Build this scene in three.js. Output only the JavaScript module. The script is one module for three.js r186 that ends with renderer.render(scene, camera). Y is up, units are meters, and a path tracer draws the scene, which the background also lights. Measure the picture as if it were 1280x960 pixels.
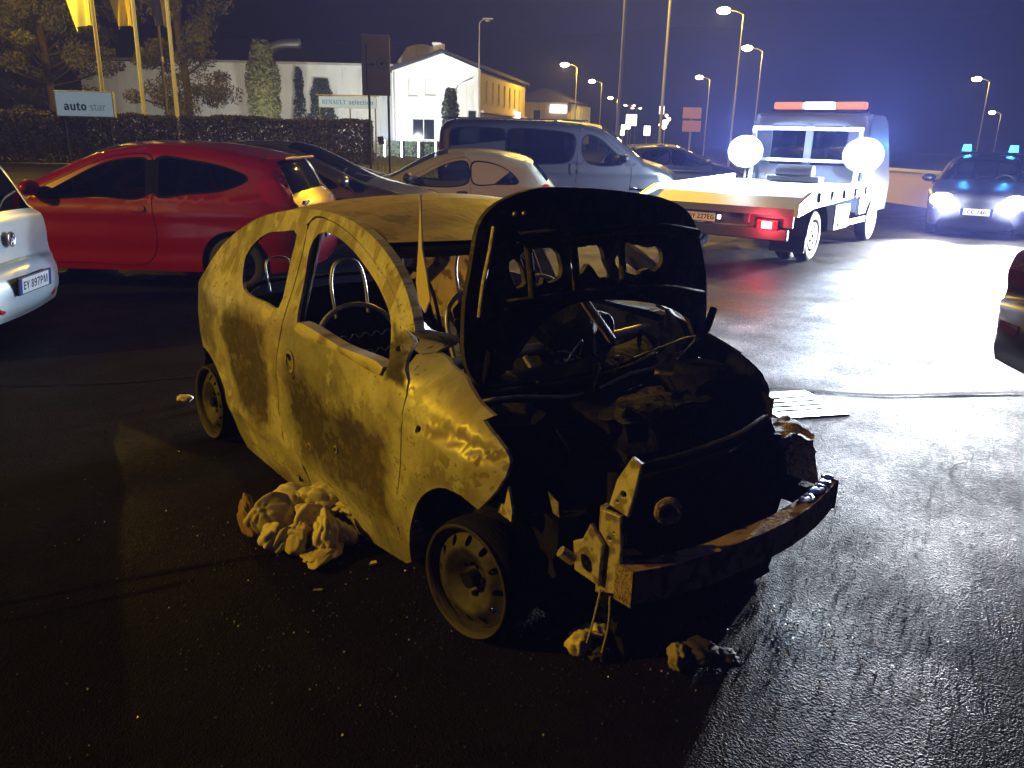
import * as THREE from 'three';
import { mergeGeometries, mergeVertices } from 'three/addons/utils/BufferGeometryUtils.js';
import { RoundedBoxGeometry } from 'three/addons/geometries/RoundedBoxGeometry.js';

// ---------------------------------------------------------------- camera, sky, moonlight, exposure
const scene = new THREE.Scene();
const camera = new THREE.PerspectiveCamera(51.28, 4 / 3, 0.1, 900);
camera.position.set(0, 1.66, 0);
camera.rotation.order = 'YXZ';
camera.rotation.set(-Math.atan(0.312), 0, 1.4 * Math.PI / 180);
const renderer = new THREE.WebGLRenderer({ antialias: true });
renderer.toneMapping = THREE.LinearToneMapping;
renderer.toneMappingExposure = 1;
renderer.shadowMap.enabled = true;

const SODIUM = new THREE.Color().setRGB(1.0, 0.61, 0.02);
const COOL = new THREE.Color().setRGB(0.60, 0.77, 1.0);
{
  const w = 64, h = 128, d = new Float32Array(w * h * 4);
  for (let j = 0; j < h; j++) {
    const el = Math.max(0, ((j + 0.5) / h - 0.5) * 2), k = Math.exp(-el * 5);
    for (let i = 0; i < w; i++) d.set([0.0012 + 0.0022 * k, 0.0016 + 0.0028 * k, 0.0050 + 0.0090 * k, 1], (j * w + i) * 4);
  }
  const sky = new THREE.DataTexture(d, w, h, THREE.RGBAFormat, THREE.FloatType);
  sky.mapping = THREE.EquirectangularReflectionMapping; sky.magFilter = THREE.LinearFilter; sky.needsUpdate = true;
  scene.background = sky; scene.environment = sky;
}
const moon = new THREE.DirectionalLight(0xaab8ff, 0.006);
moon.position.set(-40, 60, -30); moon.castShadow = true;
Object.assign(moon.shadow.camera, { left: -60, right: 60, top: 60, bottom: -60, near: 1, far: 300 });
scene.add(moon, moon.target);
scene.fog = new THREE.FogExp2(new THREE.Color().setRGB(0.26, 0.31, 1.0), 0.0024);

// ---------------------------------------------------------------- helpers
let seed = 7;
const rnd = () => { seed |= 0; seed = seed + 0x6D2B79F5 | 0; let t = Math.imul(seed ^ seed >>> 15, 1 | seed); t = t + Math.imul(t ^ t >>> 7, 61 | t) ^ t; return ((t ^ t >>> 14) >>> 0) / 4294967296; };
const rr = (a, b) => a + (b - a) * rnd();
const clamp = (x, a = 0, b = 1) => Math.min(b, Math.max(a, x));
const lerp = (a, b, t) => a + (b - a) * t;
const sm = (a, b, x) => { const t = clamp((x - a) / (b - a)); return t * t * (3 - 2 * t); };
const hash2 = (i, j, s = 0) => { let h = Math.imul(i, 374761393) + Math.imul(j, 668265263) + Math.imul(s, 974634777) | 0; h = Math.imul(h ^ h >>> 13, 1274126177); h ^= h >>> 16; return (h >>> 0) / 4294967296; };
function vnoise(x, y, s = 0, per = 0) {
  let i = Math.floor(x), j = Math.floor(y); const fx = x - i, fy = y - j, u = fx * fx * (3 - 2 * fx), v = fy * fy * (3 - 2 * fy);
  let i1 = i + 1, j1 = j + 1; if (per) { i = ((i % per) + per) % per; j = ((j % per) + per) % per; i1 = ((i1 % per) + per) % per; j1 = ((j1 % per) + per) % per; }
  return lerp(lerp(hash2(i, j, s), hash2(i1, j, s), u), lerp(hash2(i, j1, s), hash2(i1, j1, s), u), v);
}
function fbm(x, y, o = 4, s = 0, per = 0) { let a = 0, n = 0, k = 1; for (let q = 0; q < o; q++) { a += vnoise(x, y, s + q, per) * k; n += k; k *= 0.5; x *= 2; y *= 2; per *= 2; } return a / n; }
const n3 = (x, y, z, s = 0) => (vnoise(x + 3.1 * z, y - 1.7 * z, s) + vnoise(y + 2.3 * x, z + 1.1 * y, s + 5) + vnoise(z - x, x + y, s + 9)) / 3;
const toS = (c) => Math.round(255 * clamp(c <= 0.0031308 ? c * 12.92 : 1.055 * Math.pow(c, 1 / 2.4) - 0.055));
function tex(w, h, f, srgb, repeat) {
  const d = new Uint8Array(w * h * 4);
  for (let j = 0; j < h; j++) for (let i = 0; i < w; i++) {
    const c = f(i / w, j / h, i, j), q = (j * w + i) * 4;
    if (srgb) { d[q] = toS(c[0]); d[q + 1] = toS(c[1]); d[q + 2] = toS(c[2]); } else d[q] = d[q + 1] = d[q + 2] = 255 * clamp(c);
    d[q + 3] = 255;
  }
  const t = new THREE.DataTexture(d, w, h); t.wrapS = t.wrapT = THREE.RepeatWrapping; t.magFilter = THREE.LinearFilter; t.minFilter = THREE.LinearMipmapLinearFilter; t.generateMipmaps = true;
  if (srgb) t.colorSpace = THREE.SRGBColorSpace; if (repeat) t.repeat.set(repeat[0], repeat[1]); t.needsUpdate = true; return t;
}
const lin = (r, g, b) => new THREE.Color().setRGB(r, g, b);
function mat(c, rough = 0.7, metal = 0, extra = {}) { return new THREE.MeshStandardMaterial({ color: Array.isArray(c) ? lin(...c) : c, roughness: rough, metalness: metal, ...extra }); }
function paint(c, rough = 0.35, extra = {}) { return new THREE.MeshPhysicalMaterial({ color: lin(...c), roughness: rough, clearcoat: 1, clearcoatRoughness: 0.06, ...extra }); }
function glow(c, k, base = [0.3, 0.3, 0.3]) { return new THREE.MeshStandardMaterial({ color: lin(...base), roughness: 0.3, emissive: c.isColor ? c : lin(...c), emissiveIntensity: k }); }
const names = {};
function numbered(n) { names[n] = (names[n] ?? -1) + 1; return names[n] ? `${n}_${String(names[n]).padStart(3, '0')}` : n; }
function mesh(name, geo, m, parent, label) {
  const o = new THREE.Mesh(geo, m); o.name = name; o.castShadow = o.receiveShadow = true; if (label) o.userData.label = label;
  if (parent) parent.add(o); return o;
}
function meta(o, label, category, group) { o.userData.label = label; o.userData.category = category; if (group) o.userData.group = group; return o; }
function thing(name, label, category, pos = [0, 0, 0], ry = 0, group) {
  const o = new THREE.Group(); o.name = numbered(name); o.position.set(...pos); o.rotation.y = ry; meta(o, label, category, group); scene.add(o); return o;
}
function solo(name, geo, m, label, category, group) { const o = mesh(numbered(name), geo, m, scene); return meta(o, label, category, group); }
function struct(name, geo, m) { const o = mesh(numbered(name), geo, m, scene); o.userData.kind = 'structure'; return o; }
const T = (g, x = 0, y = 0, z = 0, rx = 0, ry = 0, rz = 0) => { if (rx) g.rotateX(rx); if (ry) g.rotateY(ry); if (rz) g.rotateZ(rz); return g.translate(x, y, z); };
const box = (w, h, d, x = 0, y = 0, z = 0, r = 0) => (r ? new RoundedBoxGeometry(w, h, d, 2, r) : new THREE.BoxGeometry(w, h, d)).translate(x, y, z);
const cyl = (r0, r1, h, x = 0, y = 0, z = 0, n = 16) => new THREE.CylinderGeometry(r1, r0, h, n).translate(x, y + h / 2, z);
function tube(pts, r, seg = 24, rs = 7, closed = false) { return new THREE.TubeGeometry(new THREE.CatmullRomCurve3(pts.map((p) => new THREE.Vector3(...p)), closed, 'centripetal'), seg, r, rs, closed); }
function merge(list) { return mergeGeometries(list.map((g) => { g = g.index ? g.toNonIndexed() : g; for (const k of Object.keys(g.attributes)) if (!['position', 'normal', 'uv'].includes(k)) g.deleteAttribute(k); if (!g.attributes.uv) g.setAttribute('uv', new THREE.Float32BufferAttribute(new Float32Array(g.attributes.position.count * 2), 2)); return g; })); }
const V2 = (p) => new THREE.Vector2(p[0], p[1]);
function polyTri(contour, holes = []) {
  let c = contour.map(V2); if (THREE.ShapeUtils.isClockWise(c)) c.reverse();
  const hs = holes.map((h) => { const q = h.map(V2); if (!THREE.ShapeUtils.isClockWise(q)) q.reverse(); return q; });
  return { v: [...c, ...hs.flat()], t: THREE.ShapeUtils.triangulateShape(c, hs) };
}
function refine({ v, t }, max) {
  v = v.map((p) => [p.x, p.y]); t = t.map((a) => [...a]); const m2 = max * max, mids = new Map();
  const d2 = (a, b) => (v[a][0] - v[b][0]) ** 2 + (v[a][1] - v[b][1]) ** 2;
  for (let pass = 0; pass < 40; pass++) {
    let again = false; const out = [];
    for (const [a, b, c] of t) {
      const e = [d2(a, b), d2(b, c), d2(c, a)], k = e.indexOf(Math.max(...e));
      if (e[k] <= m2) { out.push([a, b, c]); continue; }
      again = true; const [p, q, r] = k === 0 ? [a, b, c] : k === 1 ? [b, c, a] : [c, a, b], key = p < q ? p + '_' + q : q + '_' + p;
      let m = mids.get(key); if (m === undefined) { m = v.length; v.push([(v[p][0] + v[q][0]) / 2, (v[p][1] + v[q][1]) / 2]); mids.set(key, m); }
      out.push([p, m, r], [m, q, r]);
    }
    t = out; if (!again) break;
  }
  return { v, t };
}
// a sheet-metal panel: an outline in a car's side view, bent over the body's half-width W(x, y), with real thickness
function panel(contour, holes, W, { thick = 0.018, max = 0.06, sgn = 1, off = 0, uv = (x, y) => [x, y], bump } = {}) {
  const { v, t } = refine(polyTri(contour, holes), max), n = v.length, pos = [], nor = [], uvs = [], idx = [], e = 0.006;
  const F = (x, y) => W(x, y) + off + (bump ? bump(x, y) : 0);
  const nrm = v.map(([x, y]) => { const gx = clamp((F(x + e, y) - F(x - e, y)) / (2 * e), -3, 3), gy = clamp((F(x, y + e) - F(x, y - e)) / (2 * e), -3, 3), l = Math.hypot(gx, gy, 1); return [-gx / l, -gy / l, 1 / l]; });
  v.forEach(([x, y], i) => { pos.push(x, y, sgn * F(x, y)); nor.push(nrm[i][0], nrm[i][1], sgn * nrm[i][2]); uvs.push(...uv(x, y)); });
  const tri = (a, b, c) => (sgn > 0 ? idx.push(a, b, c) : idx.push(a, c, b));
  t.forEach(([a, b, c]) => tri(a, b, c));
  if (thick) {
    v.forEach(([x, y], i) => { pos.push(x, y, sgn * (F(x, y) - thick)); nor.push(-nrm[i][0], -nrm[i][1], -sgn * nrm[i][2]); uvs.push(...uv(x, y)); });
    t.forEach(([a, b, c]) => tri(a + n, c + n, b + n));
    const ed = new Map(); for (const [a, b, c] of t) for (const [p, q] of [[a, b], [b, c], [c, a]]) { const k = p < q ? p + '_' + q : q + '_' + p; ed.has(k) ? ed.set(k, null) : ed.set(k, [p, q]); }
    for (const v2 of ed.values()) if (v2) {
      const [p, q] = v2, dx = v[q][0] - v[p][0], dy = v[q][1] - v[p][1], l = Math.hypot(dx, dy) || 1, base = pos.length / 3;
      for (const [k, o] of [[p, 0], [q, 0], [q, thick], [p, thick]]) { pos.push(v[k][0], v[k][1], sgn * (F(v[k][0], v[k][1]) - o)); nor.push(dy / l, -dx / l, 0); uvs.push(...uv(v[k][0], v[k][1])); }
      tri(base, base + 2, base + 1); tri(base, base + 3, base + 2);
    }
  }
  const g = new THREE.BufferGeometry();
  g.setAttribute('position', new THREE.Float32BufferAttribute(pos, 3)); g.setAttribute('normal', new THREE.Float32BufferAttribute(nor, 3)); g.setAttribute('uv', new THREE.Float32BufferAttribute(uvs, 2)); g.setIndex(idx); return g;
}
function grid(nu, nv, f, uvf) {
  const pos = [], uv = [], idx = [];
  for (let j = 0; j <= nv; j++) for (let i = 0; i <= nu; i++) { const p = f(i / nu, j / nv); pos.push(...p); uv.push(...(uvf ? uvf(i / nu, j / nv, p) : [p[0], p[2]])); }
  for (let j = 0; j < nv; j++) for (let i = 0; i < nu; i++) { const a = j * (nu + 1) + i, b = a + 1, c = a + nu + 1, d = c + 1; idx.push(a, b, d, a, d, c); }
  const g = new THREE.BufferGeometry(); g.setAttribute('position', new THREE.Float32BufferAttribute(pos, 3)); g.setAttribute('uv', new THREE.Float32BufferAttribute(uv, 2)); g.setIndex(idx); g.computeVertexNormals(); return g;
}
const grow = (poly, d) => { const cx = poly.reduce((a, p) => a + p[0], 0) / poly.length, cy = poly.reduce((a, p) => a + p[1], 0) / poly.length, sx = Math.max(...poly.map((p) => Math.abs(p[0] - cx))), sy = Math.max(...poly.map((p) => Math.abs(p[1] - cy))); return poly.map((p) => [cx + (p[0] - cx) * (1 + d / sx), cy + (p[1] - cy) * (1 + d / sy)]); };
function smooth(pts, closed = true, step = 0.05) {           // a rounded outline through the points
  const c = new THREE.CatmullRomCurve3(pts.map((p) => new THREE.Vector3(p[0], p[1], 0)), closed, 'centripetal'), n = Math.max(8, Math.round(c.getLength() / step));
  return c.getSpacedPoints(n).slice(0, closed ? n : n + 1).map((p) => [p.x, p.y]);
}
function extr(pts, depth, bevel = 0, holes = []) {
  const s = new THREE.Shape(pts.map(V2)); holes.forEach((h) => s.holes.push(new THREE.Path(h.map(V2))));
  return new THREE.ExtrudeGeometry(s, { depth, bevelEnabled: bevel > 0, bevelSize: bevel, bevelThickness: bevel, bevelSegments: 1, curveSegments: 10 });
}
function canvasTex(w, h, draw) { const c = document.createElement('canvas'); c.width = w; c.height = h; draw(c.getContext('2d'), w, h); const t = new THREE.CanvasTexture(c); t.colorSpace = THREE.SRGBColorSpace; return t; }
const ring = (r, n, cx = 0, cy = 0, a0 = 0) => Array.from({ length: n }, (_, i) => [cx + r * Math.cos(a0 + i / n * 2 * Math.PI), cy + r * Math.sin(a0 + i / n * 2 * Math.PI)]);

// ---------------------------------------------------------------- shared materials
const M = {
  black: mat([0.008, 0.008, 0.009], 0.6), rubber: mat([0.012, 0.012, 0.013], 0.75), plastic: mat([0.02, 0.02, 0.022], 0.55), soot: mat([0.010, 0.009, 0.009], 0.85),
  trim: new THREE.MeshPhysicalMaterial({ color: lin(0.006, 0.006, 0.007), roughness: 0.9, specularIntensity: 0.25 }), chrome: mat([0.75, 0.75, 0.76], 0.15, 1), alloy: mat([0.55, 0.55, 0.56], 0.3, 1), steel: mat([0.22, 0.21, 0.20], 0.45, 0.9), seat: mat([0.02, 0.02, 0.022], 0.9),
  white: mat([0.75, 0.76, 0.76], 0.5), galv: mat([0.35, 0.36, 0.37], 0.45, 0.7), dark: mat([0.02, 0.021, 0.024], 0.6),
  glass: new THREE.MeshPhysicalMaterial({ color: lin(0.55, 0.6, 0.6), roughness: 0.03, transmission: 1, thickness: 0, ior: 1.5 }),
  tint: new THREE.MeshPhysicalMaterial({ color: lin(0.10, 0.11, 0.12), roughness: 0.03, transmission: 1, thickness: 0, ior: 1.5 }),
  redLens: new THREE.MeshPhysicalMaterial({ color: lin(0.30, 0.012, 0.012), roughness: 0.12, clearcoat: 1 }), clearLens: new THREE.MeshPhysicalMaterial({ color: lin(0.6, 0.62, 0.65), roughness: 0.08, metalness: 0.6, clearcoat: 1 }),
  amber: new THREE.MeshPhysicalMaterial({ color: lin(0.5, 0.16, 0.01), roughness: 0.15, clearcoat: 1 }),
};
// ---------------------------------------------------------------- ground
const aspBump = tex(1024, 1024, (u, v) => {
  const a = vnoise(u * 256, v * 256, 1, 256), b = vnoise(u * 128, v * 128, 2, 128), c = vnoise(u * 400, v * 400, 3, 400), d = vnoise(u * 24, v * 24, 4, 24);
  return 0.5 * Math.pow(a, 1.6) + 0.2 * b + 0.27 * c + 0.03 * d;
}, false);
const aspCol = tex(1024, 1024, (u, v) => {
  const f = fbm(u * 10, v * 10, 5, 21, 10), g = vnoise(u * 512, v * 512, 30, 512), h = fbm(u * 60, v * 60, 3, 40, 60);
  const k = 0.55 + 0.5 * f + 0.35 * (g - 0.5) + 0.4 * (h - 0.5); return [0.0108 * k, 0.0092 * k, 0.0076 * k];
}, true);
const aspRough = tex(1024, 1024, (u, v) => clamp(0.38 + 0.36 * fbm(u * 14, v * 14, 5, 60, 14) + 0.14 * (vnoise(u * 300, v * 300, 71, 300) - 0.5)), false);
aspBump.repeat.set(0.85, 0.85); aspCol.repeat.set(1 / 7.3, 1 / 7.3); aspRough.repeat.set(1 / 5.1, 1 / 5.1);
const asphalt = new THREE.MeshPhysicalMaterial({ roughness: 1, specularIntensity: 0.05, map: aspCol, roughnessMap: aspRough, bumpMap: aspBump, bumpScale: 0.0042 });
{
  const a = 0.25, c = Math.cos(a), n = Math.sin(a), q = 0.21, pit = [[-q, -q], [q, -q], [q, q], [-q, q]].map(([x, z]) => [1.86 + x * c + z * n, -(-5.02 - x * n + z * c)]);
  const sh = new THREE.Shape([[-350, -200], [350, -200], [350, 500], [-350, 500]].map(V2)); sh.holes.push(new THREE.Path(pit.map(V2)));
  const g = new THREE.ShapeGeometry(sh).rotateX(-Math.PI / 2), p = g.attributes.position;
  g.setAttribute('uv', new THREE.Float32BufferAttribute(Array.from({ length: p.count }, (_, i) => [p.getX(i), p.getZ(i)]).flat(), 2));
  struct('ground', g, asphalt);
}
function strip(pts, w, y, wob = 0) {                        // a band lying on the ground along a line of points
  const c = new THREE.CatmullRomCurve3(pts.map(([x, z]) => new THREE.Vector3(x, y, z)), false, 'centripetal'), n = Math.max(6, Math.round(c.getLength() / 0.12));
  return grid(n, 2, (s, t) => { const p = c.getPointAt(s), d = c.getTangentAt(s), k = (t - 0.5) * w * (1 + wob * (vnoise(s * n * 0.6, t * 9, 5) - 0.5) * 2) + wob * 0.03 * (vnoise(s * n * 0.35, 3, 8) - 0.5); return [p.x - d.z * k, y, p.z + d.x * k]; });
}
const tar = new THREE.MeshPhysicalMaterial({ color: lin(0.003, 0.003, 0.0035), roughness: 0.8, specularIntensity: 0.15 });
struct('tar_seam', strip([[1.75, -5.42], [2.35, -5.28], [3.3, -5.36], [4.6, -5.5], [8, -5.9]], 0.05, 0.004, 0.7), tar);
struct('tar_seam', strip([[4.6, -9.4], [5.2, -9.05], [6.4, -8.9], [8.5, -9.3]], 0.10, 0.004, 0.7), tar);
struct('tar_seam', strip([[4.1, -11.0], [5.0, -10.95], [5.9, -10.75]], 0.09, 0.004, 0.7), tar);
struct('tar_seam', strip([[-2.6, -2.2], [-1.75, -2.55], [-1.1, -2.85], [-0.2, -3.1]], 0.02, 0.004, 0.9), tar);
struct('tar_seam', strip([[-2.6, -2.05], [-1.7, -2.43], [-1.2, -2.7]], 0.015, 0.004, 0.9), tar);
struct('tar_seam', strip([[-6, -5.2], [-3.4, -5.0], [-2.2, -5.3], [-1.2, -5.8]], 0.03, 0.004, 0.9), tar);
for (let i = 0; i < 7; i++) { let x = [-2.4, -0.9, 1.4, 2.6, -4.5, 3.4, 0.2][i], z = [-1.9, -1.7, -1.9, -3.4, -4.2, -7.2, -7.5][i], a = rr(0, 6.28); const pts = []; for (let k = 0; k < 9; k++) { pts.push([x, z]); a += rr(-0.7, 0.7); x += 0.16 * Math.cos(a); z += 0.16 * Math.sin(a); } struct('asphalt_crack', strip(pts, 0.008, 0.003, 0.9), tar); }
// grass verge at the end of the hedge and beyond, and a kerb along it
const grassMat = mat([1, 1, 1], 0.9, 0, { map: tex(256, 256, (u, v) => { const k = fbm(u * 24, v * 24, 4, 77, 24); return [0.05 + 0.06 * k, 0.07 + 0.07 * k, 0.015 + 0.02 * k]; }, true, [0.25, 0.25]) });
{
  const pts = [[-32, -31.5], [-14, -33.2], [-6.2, -31.5], [-2.5, -29], [-0.5, -31], [-0.8, -45], [-5, -52], [-34, -50]];
  const s = extr(pts.map(([x, z]) => [x, -z]), 0.12); s.rotateX(-Math.PI / 2); struct('grass_verge', s, grassMat);
  const blades = []; for (let i = 0; i < 2600; i++) { const x = rr(-10, -0.7), z = rr(-45, -29.4); if (x + (z + 29) * 0.33 < -11 || (z > -31.3 && (x < -5.8 || x < -2.5 - (z + 29) * -1.6))) continue; const h = rr(0.06, 0.2), a = rr(0, 6.28), w = 0.012; blades.push(x + w * Math.cos(a), 0.12, z + w * Math.sin(a), x - w * Math.cos(a), 0.12, z - w * Math.sin(a), x + rr(-0.06, 0.06), 0.12 + h, z + rr(-0.06, 0.06)); }
  const g = new THREE.BufferGeometry(); g.setAttribute('position', new THREE.Float32BufferAttribute(blades, 3)); g.computeVertexNormals();
  const o = solo('grass', g, mat([0.08, 0.10, 0.025], 0.9), 'short grass tufts on the verge below the information board', 'grass'); o.userData.kind = 'stuff';
}
// far hills, a dark rise behind the town
{
  const g = grid(90, 8, (s, t) => { const a = lerp(-1.25, 1.25, s), r = lerp(190, 300, t), hgt = t * (26 + 26 * fbm(s * 7, 2, 4, 33) + 18 * sm(0.6, 0.05, s)); return [Math.sin(a) * r, hgt - 0.5, -Math.cos(a) * r]; });
  struct('hills', g, mat([0.02, 0.025, 0.018], 0.95));
}

// ---------------------------------------------------------------- lamps
function streetLamp(x, z, h, reach, dir, label, { color = SODIUM, I = 300, k = 40, pole = 0.07, size = 0.32, group = 'street lamps', far = false, aim = null } = {}) {
  const t = thing('street_lamp', label, 'street lamp', [x, 0, z], 0, group), dx = Math.cos(dir), dz = -Math.sin(dir);
  mesh('pole', cyl(pole, pole * 0.6, h, 0, 0, 0, far ? 6 : 10), M.galv, t);
  mesh('arm', tube([[0, h - 0.05, 0], [dx * reach * 0.4, h + 0.12, dz * reach * 0.4], [dx * reach, h + 0.2, dz * reach]], pole * 0.5, 8, 6), M.galv, t);
  const head = mesh('lamp_head', T(new RoundedBoxGeometry(0.7, 0.14, 0.3, 2, 0.05), 0, 0, 0, 0, dir, 0).translate(dx * (reach + 0.25), h + 0.26, dz * (reach + 0.25)), M.galv, t);
  mesh('lamp_lens', T(new THREE.SphereGeometry(0.5, 14, 8), 0, 0, 0).scale(size, size * 0.5, size * 0.8).translate(dx * (reach + 0.25), h + 0.15, dz * (reach + 0.25)), glow([1, 0.72, 0.30], k), head);
  if (I) { const L = aim ? new THREE.SpotLight(color, I, 0, 0.8, 0.7, 2) : new THREE.PointLight(color, I, 0, 2); L.position.set(dx * (reach + 0.25), h + 0.12 - size * 0.32, dz * (reach + 0.25)); if (aim) { L.target.position.set(aim[0] - x, aim[1], aim[2] - z); t.add(L.target); } L.castShadow = true; L.shadow.radius = 5; t.add(L); }
  return t;
}
// the lamp beyond the left edge of the view that lights the wreck, its neighbours along the car park, and one added lamp
streetLamp(-15.5, 0.6, 7.6, 0.8, 0, 'tall sodium lamp beside the parked white hatchback, lighting the burnt car', { I: 760, group: 'car park lamps', aim: [-1.6, 0.4, -4.2] });
streetLamp(3.55, -30, 9.6, 0.8, Math.PI, 'tall sodium lamp post rising behind the roof of the grey van', { I: 620, group: 'car park lamps' });
streetLamp(5.75, -34, 9.8, 0.8, 0, 'tall sodium lamp post rising behind the nose of the grey van', { I: 480, group: 'car park lamps' });
streetLamp(-22.8, -34.3, 8.2, 0.8, 0, 'added unseen sodium lamp behind the hedge under the broad pine', { I: 300, group: 'car park lamps' });  // unseen lamp, added to brighten the pines and the flags
// lamps seen in the picture
const LP = [[11.1, -48, 8.45, 'tall sodium lamp above the left work light of the tow truck', 90], [15.73, -60, 7.8, 'sodium lamp just behind the tallest one above the tow truck', 80], [17.83, -85, 7.54, 'sodium lamp over the pair of pink road signs', 60],
  [3.92, -75, 7.62, 'sodium lamp in front of the far office with the lit sign', 260], [8.07, -95, 7.55, 'sodium lamp down the road past the far office', 70], [13.98, -130, 7.37, 'small distant lamp beyond the far office', 40],
  [37.3, -70, 6.9, 'lone lamp over the headlights of the patrol car', 40], [55.8, -100, 5.5, 'faint distant lamp above the blue lights of the patrol car', 25], [36.9, -110, 6.3, 'faint distant lamp above the roof light bar of the tow truck', 25]];
for (const [x, z, y, label, I] of LP) streetLamp(x + 1.1, z, y - 0.2, 0.85, Math.PI, label, { I, k: 90, far: true, size: 0.75, group: 'lamps along the road' });
streetLamp(-2.75, -58, 8.7, 0.3, 0, 'slender unlit lamp post before the corner of the white gabled building', { I: 0, k: 0, group: 'lamps along the road' });
for (const [x, z, y] of [[19.6, -150, 6.9], [22.2, -160, 6.8]]) {
  const t = thing('twin_lamp', 'distant twin headed lamp above the lit square sign', 'street lamp', [x, 0, z], 0, 'distant twin lamps');
  mesh('pole', cyl(0.12, 0.08, y, 0, 0, 0, 6), M.galv, t);
  for (const s of [-1, 1]) { const hd = mesh('lamp_head', T(box(1.1, 0.2, 0.4), s * 0.6, y + 0.25, 0, 0, 0, s * 0.25), M.galv, t); mesh('lamp_lens', new THREE.SphereGeometry(0.35, 10, 6).scale(1, 0.4, 0.7).translate(s * 0.7, y + 0.12, 0), glow([1, 0.75, 0.4], 12), hd); }
}

// ---------------------------------------------------------------- plants
function leaves(n, place, len, wid) {
  const pos = [], nor = [];
  for (let i = 0; i < n; i++) {
    const p = place(i); if (!p) continue;
    const a = rr(0, 6.283), b = Math.acos(rr(-1, 1)), d = new THREE.Vector3(Math.sin(b) * Math.cos(a), Math.cos(b), Math.sin(b) * Math.sin(a)), e = new THREE.Vector3(rr(-1, 1), rr(-1, 1), rr(-1, 1)).cross(d).normalize();
    const l = len * rr(0.6, 1.3), w = wid * rr(0.7, 1.2), c = new THREE.Vector3(...p), q = (s, t) => c.clone().addScaledVector(d, s * l).addScaledVector(e, t * w), A = q(-0.5, 0), B = q(0, 0.5), C = q(0.5, 0), D = q(0, -0.5), nn = e.clone().cross(d);
    for (const v of [A, B, C, A, C, D]) { pos.push(v.x, v.y, v.z); nor.push(nn.x, nn.y, nn.z); }
  }
  const g = new THREE.BufferGeometry(); g.setAttribute('position', new THREE.Float32BufferAttribute(pos, 3)); g.setAttribute('normal', new THREE.Float32BufferAttribute(nor, 3)); return g;
}
const leafM = (r, g, b) => new THREE.MeshPhysicalMaterial({ color: lin(r, g, b), roughness: 0.85, transmission: 0.15, thickness: 0 });
const bark = mat([0.06, 0.045, 0.035], 0.95), pineM = leafM(0.12, 0.12, 0.035), hedgeM = leafM(0.05, 0.045, 0.022), cypressM = leafM(0.12, 0.13, 0.035), ivyM = leafM(0.04, 0.055, 0.025);
function pine(x, z, h, rad, nc, label) {
  const t = thing('pine_tree', label, 'tree', [x, 0, z], 0, 'pines behind the hedge'), tr = [[0, 0, 0], [0.15, h * 0.35, 0.1], [-0.1, h * 0.7, 0], [0.1, h, 0.1]];
  const limbs = [tube(tr, 0.2, 16, 8)], cl = [];
  for (let i = 0; i < nc; i++) {
    const y = lerp(1.5, h, Math.pow(rnd(), 0.85)), r = rad * Math.sqrt(rr(0.05, 1)) * (1 - 0.55 * Math.pow(y / h, 2.2)) * rr(0.7, 1.15), a = rr(0, 6.283), c = [r * Math.cos(a), y, r * Math.sin(a)];
    cl.push([...c, rr(0.45, 0.95)]); if (i % 3 === 0) limbs.push(tube([[0, y * 0.8, 0], [c[0] * 0.5, y * 0.88, c[2] * 0.5], c], 0.05, 6, 5));
  }
  mesh('trunk', merge(limbs), bark, t);
  mesh('crown', leaves(nc * 190, (i) => { const c = cl[Math.floor(i / 190)], u = Math.cbrt(rnd()) * c[3], a = rr(0, 6.283), b = Math.acos(rr(-1, 1)); return [c[0] + u * Math.sin(b) * Math.cos(a), c[1] + 0.7 * u * Math.cos(b), c[2] + u * Math.sin(b) * Math.sin(a)]; }, 0.26, 0.075), pineM, t);
}
pine(-25.2, -45.5, 10.5, 5.2, 95, 'broad dark pine behind the dealer sign board');
pine(-17.3, -44, 9.8, 2.9, 62, 'narrow pine with lit branches behind the three flagpoles');
function leafColumn(name, label, cat, x, z, h, r, y0, n, m) {
  const t = thing(name, label, cat, [x, 0, z]); mesh('trunk', cyl(0.09, 0.05, h * 0.8, 0, 0, 0, 7), bark, t);
  mesh('crown', merge([leaves(n, () => { const s = rnd(), y = lerp(y0, h, s), k = r * Math.pow(Math.max(0, Math.sin(Math.PI * (0.10 + 0.86 * s))), 0.42) * (0.9 + 0.22 * vnoise(s * 12, 3, 7)), a = rr(0, 6.283), q = k * Math.sqrt(rr(0.6, 1)); return [q * Math.cos(a), y, q * Math.sin(a)]; }, 0.24, 0.12), new THREE.CylinderGeometry(r * 0.6, r * 0.72, h - y0 - 0.6, 10).translate(0, (h + y0) / 2, 0)]), m, t); return t;
}
leafColumn('cypress', 'tall clipped columnar cypress before the long white hall', 'tree', -16.85, -56, 7.1, 1.08, 0.3, 5200, cypressM);
leafColumn('cypress', 'small dark columnar cypress before the white gabled facade', 'tree', -4.45, -55, 4.4, 0.55, 0.3, 1800, ivyM);
function ivy(x, w, h, n, label) { const t = solo('climbing_plant', leaves(n, () => { const s = Math.pow(rnd(), 0.8), y = h * s, hw = w * (1 - 0.6 * s) * (0.6 + 0.8 * vnoise(y * 1.6, x, 4)); return [x + rr(-1, 1) * hw, y, -65.6 + rr(-0.3, 0.1)]; }, 0.22, 0.13), ivyM, label, 'plant', 'climbers on the hall wall'); return t; }
ivy(-17.0, 0.55, 6.2, 1300, 'slim climbing plant on the white hall wall beside the clipped cypress'); ivy(-15.3, 1.35, 5.4, 2600, 'wide climbing shrub on the white hall wall behind the blue lettered sign');
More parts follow.
